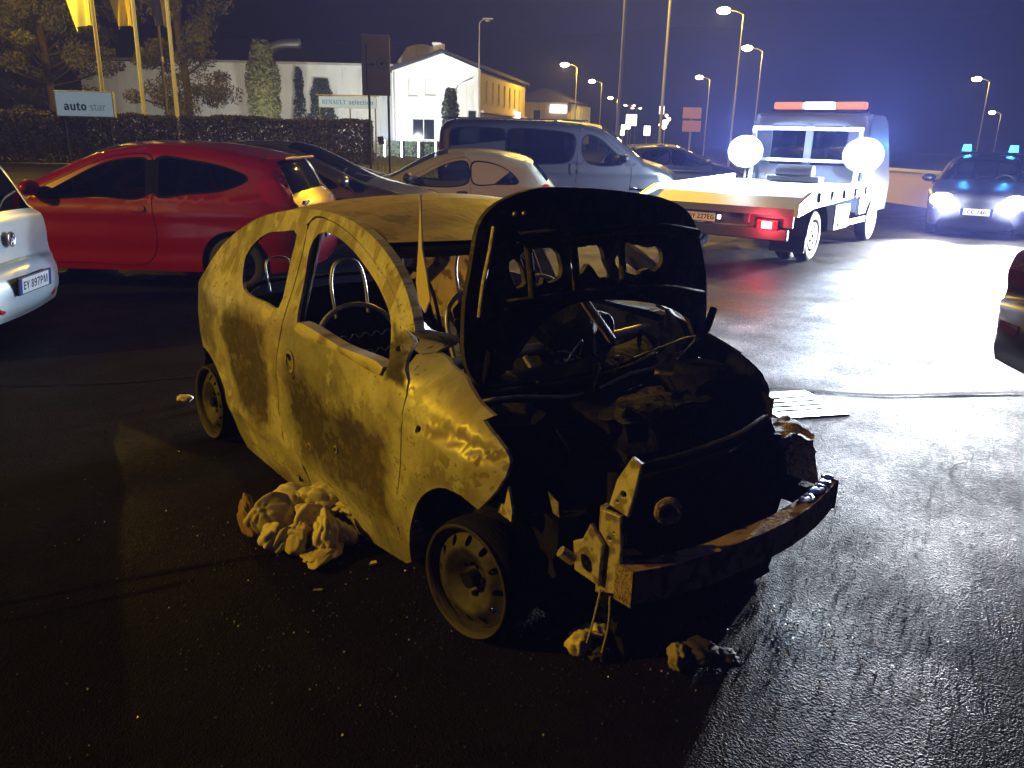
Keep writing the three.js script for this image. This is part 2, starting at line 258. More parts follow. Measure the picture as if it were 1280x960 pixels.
function hedge(name, label, a, b, hgt, dep, n, m) {
  const L = Math.hypot(b[0] - a[0], b[1] - a[1]), t = thing(name, label, 'hedge', [a[0], 0, a[1]], -Math.atan2(b[1] - a[1], b[0] - a[0]));
  mesh('foliage', leaves(n, () => { const x = rr(0, L), f = rnd(), top = hgt * (0.96 + 0.06 * vnoise(x * 1.4, 1, 12)); const q = f < 0.55 ? [x, rr(0.05, top), dep / 2 + rr(-0.14, 0.07)] : f < 0.85 ? [x, top + rr(-0.12, 0.05), rr(-dep / 2, dep / 2)] : [f < 0.95 ? L + rr(-0.12, 0.06) : x, rr(0.05, top), f < 0.95 ? rr(-dep / 2, dep / 2) : -dep / 2]; return q; }, 0.15, 0.085), m, t);
  mesh('inner_foliage', leaves(Math.round(n * 0.9), () => [rr(0.05, L - 0.05), rr(0.05, hgt * 0.97), rr(-dep / 2 + 0.05, dep / 2 - 0.05)], 0.19, 0.11), m, t); return t;
}
hedge('clipped_hedge', 'long dark clipped hedge behind the red and grey parked cars', [-30, -29.4], [-7.15, -40], 2.1, 1.3, 26000, hedgeM);
hedge('low_hedge', 'low dark hedge at the foot of the white gabled building', [-9.6, -57], [-1.6, -57.5], 1.0, 0.8, 5200, ivyM);
for (let i = 0; i < 7; i++) { const t = thing('fence_post', 'short pale concrete post in the low hedge by the gabled building', 'post', [-9 + i * 1.15, 0, -56.35], 0, 'posts along the low hedge'); mesh('shaft', box(0.12, 1.05, 0.12, 0, 0.525, 0), M.white, t); mesh('cap', box(0.16, 0.05, 0.16, 0, 1.075, 0), M.white, t); }

// ---------------------------------------------------------------- buildings
const plaster = (r, g, b, s) => mat([1, 1, 1], 0.9, 0, { map: tex(256, 256, (u, v) => { const k = 0.86 + 0.22 * fbm(u * 6, v * 6, 5, s, 6), st = 1 - 0.16 * sm(0.62, 0.8, fbm(u * 26, v * 3, 3, s + 9)); return [r * k * st, g * k * st, b * k * st]; }, true, [0.16, 0.16]) });
const wallWhite = plaster(0.72, 0.74, 0.74, 101), wallHall = plaster(0.60, 0.62, 0.60, 120), wallTan = plaster(0.52, 0.44, 0.36, 140), roofM = mat([0.03, 0.026, 0.026], 0.9), frameM = mat([0.5, 0.5, 0.5], 0.5);
const darkGlass = new THREE.MeshPhysicalMaterial({ color: lin(0.015, 0.018, 0.022), roughness: 0.06, clearcoat: 1 }), blindM = mat([0.62, 0.64, 0.63], 0.7);
function wall(pts, wins, depth, x, z, ry, m, parent, name = 'wall') {
  const g = extr(pts, depth, 0, wins.map(([a, b, c, d]) => [[a, b], [c, b], [c, d], [a, d]])); g.translate(0, 0, -depth); g.rotateY(ry); g.translate(x, 0, z); return mesh(name, g, m, parent);
}
function windowIn(parent, [a, b, c, d], x, z, ry, pm, bars = true) {
  const place = (g) => g.rotateY(ry).translate(x, 0, z), f = 0.07, w = c - a, h = d - b, fr = [box(f, h, 0.1, a + f / 2, b + h / 2, -0.14), box(f, h, 0.1, c - f / 2, b + h / 2, -0.14), box(w - 2 * f, f, 0.1, (a + c) / 2, b + f / 2, -0.14), box(w - 2 * f, f, 0.1, (a + c) / 2, d - f / 2, -0.14)];
  if (bars) fr.push(box(f, h - 2 * f, 0.08, (a + c) / 2, b + h / 2, -0.14));
  const o = mesh('window', place(merge(fr)), frameM, parent);
  mesh('pane', place(box(w - 2 * f, h - 2 * f, 0.02, (a + c) / 2, b + h / 2, -0.17)), pm, o); mesh('sill', place(box(w + 0.16, 0.06, 0.14, (a + c) / 2, b - 0.032, 0.03)), frameM, o);
}
{ // white gabled building with a long tan wing
  const t = thing('gabled_building', 'white two storey gabled building with a long side wing of narrow windows', 'building', [0, 0, -62]);
  const X0 = -9.25, X1 = -2.85, wins = [[-8.1, 4.15, -7.4, 5.32], [-6.88, 4.22, -6.12, 5.38], [-7.85, 1.1, -6.15, 2.62], [-3.75, 2.3, -3.05, 3.3]];
  wall([[X0, 0], [X1, 0], [X1, 6.1], [-5.6, 7.1], [X0, 5.85]], wins, 0.35, 0, 0, 0, wallWhite, t);
  wins.forEach((w, i) => windowIn(t, w, 0, 0, 0, i < 2 ? blindM : darkGlass, i === 2));
  const ang = Math.atan2(18, 3.4), L = 18.3, wz = []; for (let i = 0; i < 7; i++) wz.push([1.6 + i * 2.25, 3.9, 2.25 + i * 2.25, 5.45]);
  wall([[0, 0], [L, 0], [L, 6.1], [0, 6.1]], wz, 0.35, X1 + 0.02, -0.1, ang, wallTan, t, 'side_wall'); wz.forEach((w) => windowIn(t, w, X1 + 0.02, -0.1, ang, darkGlass, false));
  mesh('cornice', T(box(L, 0.14, 0.3, L / 2, 3.2, 0.12)).rotateY(ang).translate(X1 + 0.02, 0, -0.1), wallTan, t);
  const ex = [3.4 * 1.0, -18];
  const slab = (a, b) => { const q = (p, dx, dz, dy) => [p[0] + dx, p[1] + dy, dz]; const P = [q(a, 0, 0.45, 0.02), q(b, 0, 0.45, 0.02), q(b, ex[0], ex[1], 0.02), q(a, ex[0], ex[1], 0.02)]; const pos = []; for (const k of [0, 1, 2, 0, 2, 3]) pos.push(...P[k]); const up = P.map(([x, y, z]) => [x, y + 0.22, z]); for (const k of [0, 1, 2, 0, 2, 3]) pos.push(...up[k]); for (let i = 0; i < 4; i++) { const j = (i + 1) % 4; pos.push(...P[i], ...P[j], ...up[j], ...P[i], ...up[j], ...up[i]); } const g = new THREE.BufferGeometry(); g.setAttribute('position', new THREE.Float32BufferAttribute(pos, 3)); g.computeVertexNormals(); g.setAttribute('uv', new THREE.Float32BufferAttribute(new Float32Array(pos.length / 3 * 2), 2)); return g; };
  const rf = mesh('roof', merge([slab([X0 - 0.4, 5.75], [-5.6, 7.12]), slab([-5.6, 7.12], [X1 + 0.45, 6.0])]), roofM, t);
  mesh('chimney', merge([box(0.5, 0.9, 0.5, -6.05, 7.3, -0.6), box(0.62, 0.1, 0.62, -6.05, 7.8, -0.6)]), wallWhite, rf);
  mesh('chimney', box(0.3, 0.8, 0.3, -5.6, 7.35, -0.3), wallWhite, rf);
  mesh('drainpipe', tube([[-4.6, 0.1, 0.12], [-4.6, 4.6, 0.12], [-4.5, 4.95, 0.12], [-3.4, 5.5, 0.12]], 0.06, 30, 6), M.galv, t);
  mesh('drainpipe', cyl(0.06, 0.06, 5.8, -9.1, 0, 0.1, 6), M.galv, t);
  const wl = mesh('wall_lamp', merge([box(0.08, 0.3, 0.2, -5.1, 5.65, 0.1), cyl(0.03, 0.03, 0.5, -5.1, 5.2, 0.25, 6)]), M.galv, t); mesh('lamp_globe', new THREE.SphereGeometry(0.2, 12, 8).translate(-5.1, 5.85, 0.32), glow([1, 1, 0.95], 14), wl);
  const L2 = new THREE.PointLight(lin(0.9, 1, 0.97), 12, 0, 2); L2.position.set(-5.1, 5.85, 0.32); t.add(L2);
  const ss = mesh('lit_sign', T(box(2.2, 1.0, 0.14)).rotateY(ang).translate(X1 + 0.02 + 0.186 * 13.6 + 0.2, 3.05, -0.1 - 0.983 * 13.6), glow([1, 0.95, 0.9], 3.2), t);
}
{ // long white hall with a dark roof
  const t = thing('white_hall', 'long low white hall with a dark roof and a rounded vault at its end', 'building', [0, 0, -66]);
  wall([[-34, 0], [-9.7, 0], [-9.7, 6.55], [-34, 6.3]], [], 0.4, 0, 0, 0, wallHall, t);
  mesh('gutter', box(24.4, 0.16, 0.26, -21.9, 6.5, 0.12).rotateZ(0), M.galv, t);
  const P = grid(1, 1, (u, v) => [lerp(-34.3, -9.5, u), 6.6 + v * 2.4, 0.3 - v * 9]); mesh('roof', P, roofM, t);
  const ps = []; for (let i = 0; i <= 20; i++) { const a = Math.PI * i / 20; ps.push([-8.2 + 3.0 * Math.cos(a), 5.6 + 3.05 * Math.sin(a)]); } ps.push([-11.2, 2], [-5.2, 2]);
  mesh('vault', extr(ps, 12).translate(0, 0, -18), wallHall, t);
  const dk = mesh('roof_duct', T(tube([[-20.4, 7.6, -3], [-19, 8.05, -3], [-17.6, 8.15, -3]], 0.42, 10, 8)), M.galv, t);
}
{ // far office with a lit sign
  const t = thing('far_office', 'far cream office with hipped roof, lit sign and pale vertical fins', 'building', [0, 0, -95]);
  const wn = [[1.6, 2.5, 2.5, 4.4]];
  wall([[-0.6, 0], [5.5, 0], [5.5, 5.25], [-0.6, 5.25]], wn, 0.4, 0, 0, 0, wallTan, t); windowIn(t, wn[0], 0, 0, 0, darkGlass, false);
  const ang = Math.atan2(12, 3.2); wall([[0, 0], [12.4, 0], [12.4, 5.25], [0, 5.25]], [], 0.4, 5.52, -0.05, ang, wallTan, t, 'side_wall');
  for (let i = 0; i < 7; i++) mesh('fin', T(box(0.4, 4.4, 0.5, 1.6 + i * 1.6, 2.9, 0.3)).rotateY(ang).translate(5.52, 0, -0.05), M.white, t);
  const R = [[-1.1, 5.2, 0.6], [6.2, 5.2, 0.6], [9.4, 5.2, -12.5], [0.4, 5.2, -12.5]], A = [2.9, 6.9, -4.5], B = [4.6, 6.9, -8.5], pos = [];
  for (const [a, b, c] of [[R[0], R[1], A], [R[1], R[2], B], [R[1], B, A], [R[2], R[3], B], [R[3], R[0], A], [R[3], A, B]]) pos.push(...a, ...b, ...c);
  const g = new THREE.BufferGeometry(); g.setAttribute('position', new THREE.Float32BufferAttribute(pos, 3)); g.computeVertexNormals(); mesh('roof', g, mat([0.10, 0.085, 0.08], 0.9), t);
  mesh('lit_sign', box(1.85, 0.82, 0.16, 4.45, 4.5, 0.1), glow([1, 1, 0.96], 4), t);
}
function flood(x, z, h, target, I, color, label) { // a ground floodlight: body, bracket and lit glass
  const t = thing('floodlight', label, 'floodlight', [x, 0, z], 0, 'floodlights of the white buildings'), d = new THREE.Vector3(target[0] - x, target[1] - h, target[2] - z).normalize(), g = new THREE.Group();
  mesh('stand', cyl(0.04, 0.04, h, 0, 0, 0, 8), M.galv, t);
  const q = new THREE.Quaternion().setFromUnitVectors(new THREE.Vector3(0, 0, 1), d);
  const b = mesh('housing', box(0.5, 0.36, 0.16, 0, 0, 0, 0.03).applyQuaternion(q).translate(0, h + 0.1, 0), M.dark, t); mesh('lamp_glass', box(0.42, 0.28, 0.02, 0, 0, 0.095).applyQuaternion(q).translate(0, h + 0.1, 0), glow(color, 6), b);
  const L = new THREE.SpotLight(color, I, 0, 1.15, 0.6, 2); L.position.copy(d.clone().multiplyScalar(0.16).add(new THREE.Vector3(0, h + 0.1, 0))); L.target.position.set(target[0] - x, target[1], target[2] - z); L.castShadow = true; L.shadow.radius = 8; t.add(L, L.target);
}
flood(-8.6, -52.5, 1.0, [-6.6, 3.4, -62], 520, lin(0.92, 1, 1), 'ground floodlight behind the hedge end, lighting the white gable');
flood(-15.4, -49.5, 1.0, [-15.0, 3.4, -66], 260, lin(1, 0.94, 0.74), 'added ground floodlight behind the hedge, lighting the hall wall and the cypress');  // unseen lamp, set forward and tinted warm to brighten the cypress too
flood(-23, -54, 1.0, [-23, 3.5, -66], 90, lin(1, 0.98, 0.92), 'ground floodlight under the pines, lighting the far end of the hall');

// ---------------------------------------------------------------- signs, flags
function frontPlane(w, h, x, y, z) { return new THREE.PlaneGeometry(w, h).translate(x, y, z); }
{ // brown board on two posts: an arrow and a round mark
  const t = thing('direction_board', 'brown upright board with an arrow and a ring on two posts', 'sign', [-5.2, 0, -31], 0.06);
  for (const x of [-0.28, 0.42]) mesh('post', cyl(0.045, 0.045, 4.85, x, 0, -0.08, 10), M.dark, t);
  const bd = mesh('board', box(1.02, 2.05, 0.05, 0, 3.92, 0), mat([0.14, 0.12, 0.10], 0.6), t);
  const art = canvasTex(256, 512, (c) => { c.fillStyle = '#8d8170'; c.fillRect(0, 0, 256, 512); c.strokeStyle = c.fillStyle = '#1c150d'; c.lineWidth = 11; c.beginPath(); c.moveTo(40, 470); c.lineTo(40, 95); c.stroke(); c.beginPath(); c.moveTo(40, 62); c.lineTo(22, 112); c.lineTo(58, 112); c.fill(); c.beginPath(); c.moveTo(40, 250); c.lineTo(92, 250); c.stroke(); c.beginPath(); c.moveTo(124, 250); c.lineTo(84, 228); c.lineTo(84, 272); c.fill(); c.lineWidth = 8; c.beginPath(); c.arc(182, 240, 45, 0, 7); c.stroke(); c.lineWidth = 7; c.beginPath(); c.moveTo(158, 250); c.quadraticCurveTo(182, 205, 206, 236); c.lineTo(160, 240); c.stroke(); c.beginPath(); c.arc(184, 244, 14, 0, 7); c.fill(); });
  mesh('print', frontPlane(0.98, 2.01, 0, 3.92, 0.029), mat([0.22, 0.22, 0.24], 0.6, 0, { map: art }), bd);
}
{
  const t = thing('dealer_sign', 'pale sign with blue grey lettering on thin posts by the white hall', 'sign', [-10.1, 0, -50]);
  for (const x of [-1.7, 0.1, 1.6]) mesh('post', cyl(0.04, 0.04, 3.6, x, 0, -0.06, 8), M.galv, t);
  const b = mesh('board', box(3.45, 0.64, 0.06, 0, 3.24, 0), M.white, t);
  const art = canvasTex(1024, 192, (c) => { c.fillStyle = '#cfe3ea'; c.fillRect(0, 0, 1024, 192); c.fillStyle = '#6d92a8'; c.font = 'bold 108px serif'; c.fillText('RENAULT', 50, 136, 430); c.font = 'bold 112px sans-serif'; c.fillText('selection', 530, 136, 440); });
  mesh('glow_sign_print', frontPlane(3.4, 0.6, 0, 3.24, 0.034), mat([0.35, 0.4, 0.45], 0.5, 0, { map: art, emissive: lin(1, 1, 1), emissiveMap: art, emissiveIntensity: 0.55 }), b); mesh('top_rail', box(3.7, 0.06, 0.2, 0, 3.62, 0), M.white, t);
}
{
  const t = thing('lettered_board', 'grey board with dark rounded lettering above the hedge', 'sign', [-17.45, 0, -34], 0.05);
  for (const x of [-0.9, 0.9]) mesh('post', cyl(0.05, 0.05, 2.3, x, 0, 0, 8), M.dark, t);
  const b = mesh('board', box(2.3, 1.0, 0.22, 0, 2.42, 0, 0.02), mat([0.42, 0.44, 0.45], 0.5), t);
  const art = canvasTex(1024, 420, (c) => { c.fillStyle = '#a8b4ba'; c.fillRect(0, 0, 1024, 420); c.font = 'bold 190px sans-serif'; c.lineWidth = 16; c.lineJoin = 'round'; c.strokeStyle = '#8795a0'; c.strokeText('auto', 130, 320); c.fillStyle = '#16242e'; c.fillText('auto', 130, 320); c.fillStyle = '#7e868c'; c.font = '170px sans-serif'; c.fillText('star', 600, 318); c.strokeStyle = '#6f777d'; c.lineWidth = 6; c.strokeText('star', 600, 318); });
  mesh('glow_sign_print', frontPlane(2.22, 0.92, 0, 2.42, 0.114), mat([0.2, 0.22, 0.25], 0.5, 0, { map: art, emissive: lin(0.85, 0.95, 1), emissiveMap: art, emissiveIntensity: 0.45 }), b);  // glow added to the print, standing in for cool light on the board
}
function flagpole(x, z, label, fm, fl, w, drop, col) {
  const t = thing('flagpole', label, 'flagpole', [x, 0, z], 0, 'flagpoles behind the hedge');
  mesh('shaft', cyl(0.085, 0.05, 8.6, 0, 0, 0, 12), col, t); mesh('finial', new THREE.SphereGeometry(0.09, 10, 8).translate(0, 8.64, 0), M.chrome, t); mesh('halyard', cyl(0.012, 0.012, 7.4, 0.1, 1.0, 0.03, 5), M.white, t);
  const f = thing('flag', fl, 'flag', [x, 0, z], -0.5, 'flags on the poles');
  mesh('cloth', grid(26, 30, (u, v) => { const sag = u * u * drop; const y = 8.45 - v * (8.45 - 5.55) * (1 - 0.12 * u) - sag * (1 - 0.4 * v); return [-0.1 - u * w * (0.92 - 0.25 * v), y, 0.10 * Math.sin(u * 7 + v * 2.3) + 0.06 * Math.sin(u * 15 - v * 3) + 0.02]; }), fm, f);
  mesh('hem', cyl(0.02, 0.02, 2.9, -0.105, 5.56, 0.02, 6), M.white, f);
}
const cloth = (r, g, b) => new THREE.MeshPhysicalMaterial({ color: lin(r, g, b), roughness: 0.95, transmission: 0.3, thickness: 0 });
flagpole(-17.69, -36, 'pale flagpole beside the lettered board', cloth(0.80, 0.80, 0.72), 'cream flag on the pole by the lettered board', 1.6, 0.9, mat([0.42, 0.4, 0.36], 0.5));
flagpole(-16.01, -36, 'white flagpole carrying the yellow flag', cloth(0.88, 0.74, 0.02), 'bright yellow flag hanging on a white pole', 1.35, 0.7, M.white);
flagpole(-14.6, -36, 'white flagpole carrying the grey flag', cloth(0.22, 0.2, 0.22), 'limp grey flag hanging on a white pole', 1.0, 0.5, M.white);
{ const t = thing('signal_pole', 'thin dark bare pole between the yellow and the grey flag', 'pole', [-15.45, 0, -37]); mesh('shaft', cyl(0.07, 0.06, 9, 0, 0, 0, 8), mat([0.16, 0.14, 0.10], 0.7), t); mesh('collar', cyl(0.1, 0.1, 0.2, 0, 4.3, 0, 8), M.galv, t); }
// small lit things down the road
function roadSign(x, z, w, h, y, label, m, lit) { const t = thing('road_sign', label, 'sign', [x, 0, z]); mesh('post', cyl(0.06, 0.06, y, 0, 0, -0.1, 6), M.galv, t); mesh(lit ? 'lit_sign_panel' : 'panel', box(w, h, 0.12, 0, y, 0, 0.03), m, t); return t; }
roadSign(16.06, -120, 1.5, 1.5, 4.0, 'lit white square sign on a pole far down the road', glow([1, 1, 0.95], 6), 1);
roadSign(18.4, -120, 0.9, 1.3, 2.6, 'lit upright sign beside the distant bright shop light', glow([1, 0.98, 0.9], 5), 1);
roadSign(16.9, -100, 0.6, 0.9, 4.8, 'small lit box on a tall post by the distant junction', glow([1, 0.9, 0.8], 2.2), 1);
roadSign(12.3, -60, 1.3, 0.75, 3.4, 'upper of two pink direction signs beyond the tow truck', mat([0.6, 0.36, 0.34], 0.5)); roadSign(12.3, -59.8, 1.3, 0.75, 2.5, 'lower of two pink direction signs beyond the tow truck', mat([0.6, 0.34, 0.32], 0.5));
{ const t = thing('shop_light', 'cluster of bright warm lights far down the road', 'lamp', [17.4, 0, -100]); mesh('post', cyl(0.08, 0.06, 3.4, 0, 0, 0, 6), M.galv, t); for (const [a, b, s] of [[0, 3.4, 0.5], [-0.45, 3.15, 0.42], [0.4, 3.8, 0.3], [0.1, 4.2, 0.24], [-0.1, 2.95, 0.4]]) mesh('lamp_bulb', new THREE.SphereGeometry(s * 0.7, 10, 8).translate(a, b, 0.1), glow([1, 0.66, 0.28], 14), t); }
for (const [x, y] of [[14.0, 2.9], [14.6, 3.0], [13.9, 2.2]]) { const t = thing('shop_window_lamp', 'small bright lamp near the grey van windscreen, far away', 'lamp', [x, 0, -112], 0, 'distant shop lamps'); mesh('bracket', cyl(0.04, 0.04, y, 0, 0, -0.1, 5), M.galv, t); mesh('lamp_glass', box(0.55, 0.6, 0.12, 0, y, 0, 0.04), glow([1, 0.94, 0.85], 9), t); }
{ const t = thing('roadside_wall', 'low pale wall along the road right of the tow truck', 'wall', [0, 0, 0]); const a = [10.4, -30], b = [11.4, -22], L = Math.hypot(1, 8); mesh('wall_face', T(box(L, 0.9, 0.25, L / 2, 0.45, 0)).rotateY(-Math.atan2(8, 1)).translate(a[0], 0, a[1]), wallTan, t); mesh('coping', T(box(L + 0.04, 0.07, 0.34, L / 2, 0.94, 0)).rotateY(-Math.atan2(8, 1)).translate(a[0], 0, a[1]), wallHall, t); }

// ---------------------------------------------------------------- whole cars
function spokeRim(r, n, m) {
  const holes = []; for (let i = 0; i < n; i++) { const a = i / n * 2 * Math.PI, h = Math.PI / n * 0.62; holes.push([[0.36, -h * 0.5], [0.36, h * 0.5], [0.86, h * 1.02], [0.86, -h * 1.02]].map(([q, da]) => [q * r * Math.cos(a + da), q * r * Math.sin(a + da)])); }
  return merge([extr(ring(r * 0.95, 40), 0.018, 0.006, holes), new THREE.TorusGeometry(r * 0.97, r * 0.045, 8, 36), T(new THREE.CylinderGeometry(r * 0.16, r * 0.2, 0.04, 14), 0, 0, 0.02, Math.PI / 2)]);
}
function wheelParts(parent, x, z, r, { rim = 0.66, width = 0.2, spokes = 5, m = M.alloy, turn = 0 } = {}) {
  const s = Math.sign(z), w = width / 2, pts = [[r * 0.62, -w * 0.8], [r * 0.7, -w], [r * 0.9, -w], [r * 0.985, -w * 0.75], [r, -w * 0.4], [r, w * 0.4], [r * 0.985, w * 0.75], [r * 0.9, w], [r * 0.7, w], [r * 0.62, w * 0.8]].map(V2);
  const o = mesh('wheel', T(new THREE.LatheGeometry(pts, 36), 0, 0, 0, Math.PI / 2), M.rubber, parent); o.position.set(x, r, z); o.rotation.y = turn;
  mesh('rim', spokeRim(r * rim, spokes).scale(1, 1, s).translate(0, 0, s * (w * 0.72)), m, o); mesh('brake_drum', T(new THREE.CylinderGeometry(r * rim * 0.95, r * rim * 0.95, width * 0.5, 20), 0, 0, 0, Math.PI / 2), M.black, o); return o;
}
function plate(parent, txt, x, y, z, ry, rx = 0, name = 'number_plate', w = 0.52, h = 0.115, litm) {
  const o = mesh(name, box(w + 0.02, h + 0.02, 0.014, 0, 0, 0, 0.004), M.plastic, parent); o.position.set(x, y, z); o.rotation.set(rx, ry, 0, 'YXZ');
  const art = canvasTex(512, 128, (c) => { c.fillStyle = '#e6e8ea'; c.fillRect(0, 0, 512, 128); c.fillStyle = '#10307c'; c.fillRect(0, 0, 44, 128); c.fillRect(468, 0, 44, 128); c.fillStyle = '#111'; c.font = 'bold 98px sans-serif'; c.textAlign = 'center'; c.fillText(txt, 256, 100, 400); });
  mesh('plate_face', frontPlane(w, h, 0, 0, 0.0095), litm ? litm(art) : mat([1, 1, 1], 0.4, 0, { map: art }), o); return o;
}
function carW(s) {
  const top = s.profile, tops = top.filter((p) => p[3] === 1);
  const ytop = (x) => { if (x >= tops[0][0]) return tops[0][1]; for (let i = 1; i < tops.length; i++) if (x >= tops[i][0]) return lerp(tops[i][1], tops[i - 1][1], (x - tops[i][0]) / (tops[i - 1][0] - tops[i][0])); return tops[tops.length - 1][1]; };
  return (x, y) => {
    let w = s.half; const f = clamp((x - (s.xf - s.rcF)) / s.rcF), b = clamp(((s.xr + s.rcR) - x) / s.rcR);
    w -= s.cF * (1 - Math.sqrt(Math.max(0, 1 - f * f * 0.98))) + s.cR * (1 - Math.sqrt(Math.max(0, 1 - b * b * 0.98)));
    if (y > s.belt) { const d = y - s.belt; w -= d * s.tumble + 0.025 * sm(0, 0.05, d); }
    w += 0.018 * Math.exp(-(((y - s.belt + 0.14) / 0.07) ** 2)) - 0.02 * Math.exp(-(((y - 0.42) / 0.1) ** 2));
    if (y < 0.5) w -= 0.06 * ((0.5 - y) / 0.35) ** 2;
    const r = s.round ?? 0.1, t = (ytop(x) - y) / r; if (t < 1) w -= r * 0.9 * (1 - Math.sqrt(Math.max(0, 1 - (1 - Math.max(0, t)) ** 2)));
    return w;
  };
}
function buildCar(s) {
  const t = thing(s.name, s.label, s.category ?? 'car', s.pos, s.ry, s.group), W = carW(s);
  const C = new THREE.CatmullRomCurve3(s.profile.map((p) => new THREE.Vector3(p[0], p[1], p[2])), false, 'centripetal'), N = s.profile.length - 1, K = 9, P = [];
  for (let i = 0; i <= N * K; i++) P.push(C.getPoint(i / (N * K)));
  const nrm = (i) => { const a = P[Math.max(0, i - 1)], b = P[Math.min(P.length - 1, i + 1)], dx = b.x - a.x, dy = b.y - a.y, l = Math.hypot(dx, dy) || 1; return [dy / l * 1, -dx / l]; };
  // front is +x; walking from front bottom over the roof to the rear bottom, the outside lies to the right of the path
  const skin = (a, b, za = -1, zb = 1, off = 0, nz = 20) => {
    const i0 = Math.round(a * K), i1 = Math.round(b * K);
    return grid(nz, Math.max(1, i1 - i0), (u, v) => { const q = lerp(i0, i1, v), i = Math.floor(q), f = q - i, A = P[i], B = P[Math.min(P.length - 1, i + 1)], x = lerp(A.x, B.x, f), y = lerp(A.y, B.y, f), cr = lerp(A.z, B.z, f), w = W(x, y) - 0.001, zz = lerp(za, zb, u), n = nrm(Math.round(q)), k = cr * (1 - zz * zz) + off; return [x + n[0] * k, y + n[1] * k, w * zz]; });
  };
  const { wheels: wh } = s, arch = (wx) => { const o = [], ra = wh.r + 0.055; for (let i = 0; i <= 14; i++) { const a = Math.PI * (1 - i / 14); o.push([wx + ra * Math.cos(a), Math.max(s.sill, wh.r + ra * Math.sin(a))]); } return [[wx - ra, s.sill], ...o, [wx + ra, s.sill]]; };
  const outline = []; for (let i = 0; i < P.length; i += 2) outline.push([P[i].x, P[i].y]); outline.push([P[P.length - 1].x, P[P.length - 1].y]);
  outline.push(...arch(wh.xr), ...arch(wh.xf));
  const pm = s.paint;
  for (const sg of [-1, 1]) {
    const opt = { sgn: sg, max: s.max ?? 0.075 };
    mesh('body_side', panel(outline, [...s.doors.map((d) => grow(d.poly, 0.006)), ...(s.windows ?? [])], W, opt), pm, t);
    for (const d of s.doors) {
      const o = mesh('door', panel(grow(d.poly, -0.004), d.win ? [d.win] : [], W, { ...opt, off: 0.001 }), pm, t);
      if (d.win) { mesh('window', panel(grow(d.win, 0.02), [], W, { ...opt, thick: 0, off: -0.012 }), d.glass ?? s.glass ?? M.tint, o); mesh('window_seal', panel(grow(d.win, 0.016), [grow(d.win, -0.008)], W, { ...opt, thick: 0.01, off: 0.004, max: 0.12 }), M.trim, o); }
      if (d.handle) mesh('handle', panel(smooth([[d.handle[0] - 0.09, d.handle[1] - 0.02], [d.handle[0] + 0.09, d.handle[1] - 0.012], [d.handle[0] + 0.085, d.handle[1] + 0.018], [d.handle[0] - 0.085, d.handle[1] + 0.022]], true, 0.02), [], W, { ...opt, thick: 0.03, off: 0.022 }), s.handleM ?? pm, o);
    }
    for (const w of s.windows ?? []) mesh('window', panel(grow(w, 0.02), [], W, { ...opt, thick: 0, off: -0.012 }), s.rearGlass ?? s.glass ?? M.tint, t), mesh('window_seal', panel(grow(w, 0.016), [grow(w, -0.008)], W, { ...opt, thick: 0.01, off: 0.004, max: 0.12 }), M.trim, t);
    for (const q of s.sidePatches ?? []) mesh(q.name, panel(q.smooth ? smooth(q.poly, true, 0.03) : q.poly, [], W, { ...opt, max: 0.04, thick: 0.02, off: q.off ?? 0.006 }), q.m, t);
    if (s.mirror) { const [x, y] = s.mirror, o = mesh('mirror', new THREE.SphereGeometry(0.5, 16, 12).scale(0.16, 0.16, 0.26).translate(x, y + 0.06, sg * (W(x, y) + 0.12)), s.mirrorM ?? pm, t); mesh('mirror_stalk', T(box(0.06, 0.04, 0.12), x, y, sg * (W(x, y) + 0.02)), M.plastic, o); }
    for (const wx of [wh.xf, wh.xr]) wheelParts(t, wx, sg * (s.half - 0.13), wh.r, { spokes: wh.spokes ?? 5, m: wh.m ?? M.alloy, rim: wh.rim ?? 0.66 });
    for (const wx of [wh.xf, wh.xr]) mesh('wheel_arch_liner', T(new THREE.CylinderGeometry(wh.r + 0.05, wh.r + 0.05, 0.3, 20, 1, true, 0, Math.PI), 0, 0, 0, Math.PI / 2, 0, Math.PI / 2).translate(wx, wh.r, sg * (s.half - 0.2)), M.black, t);
  }
  for (const [name, a, b, m, o] of s.skins) mesh(name, skin(a, b, o?.za ?? -1, o?.zb ?? 1, o?.off ?? 0, o?.nz ?? 20), m ?? pm, t);
  mesh('underbody', box(s.xf - s.xr - 0.25, 0.42, (s.half - 0.28) * 2, (s.xf + s.xr) / 2, 0.38, 0, 0.05), M.black, t);
  if (s.cabin) { const [cx, cy, rx] = s.cabin; // seats and dashboard seen through the glass
    for (const z of [-0.36, 0.36]) mesh('seat', merge([T(box(0.14, 0.62, 0.46, 0, 0.3, 0, 0.06), cx - 0.25, cy, z, 0, 0, 0.2), T(box(0.1, 0.2, 0.28, 0, 0.1, 0, 0.045), cx - 0.42, cy + 0.62, z, 0, 0, 0.15), box(0.5, 0.16, 0.48, cx, cy, z, 0.05)]), M.seat, t);
    mesh('rear_bench', merge([T(box(0.14, 0.55, s.half * 1.5, 0, 0.28, 0, 0.05), rx, cy, 0, 0, 0, 0.22)]), M.seat, t); mesh('dashboard', box(0.4, 0.26, s.half * 1.6, cx + 0.8, cy + 0.3, 0, 0.08), M.plastic, t);
    mesh('steering_wheel', T(new THREE.TorusGeometry(0.18, 0.018, 8, 24), 0, 0, 0, 0, Math.PI / 2, -0.4).translate(cx + 0.5, cy + 0.46, -0.36), M.plastic, t); }
  s.extra?.(t, W, skin, P, K);
  return t;
}
const G_PARK = 'cars parked side by side';
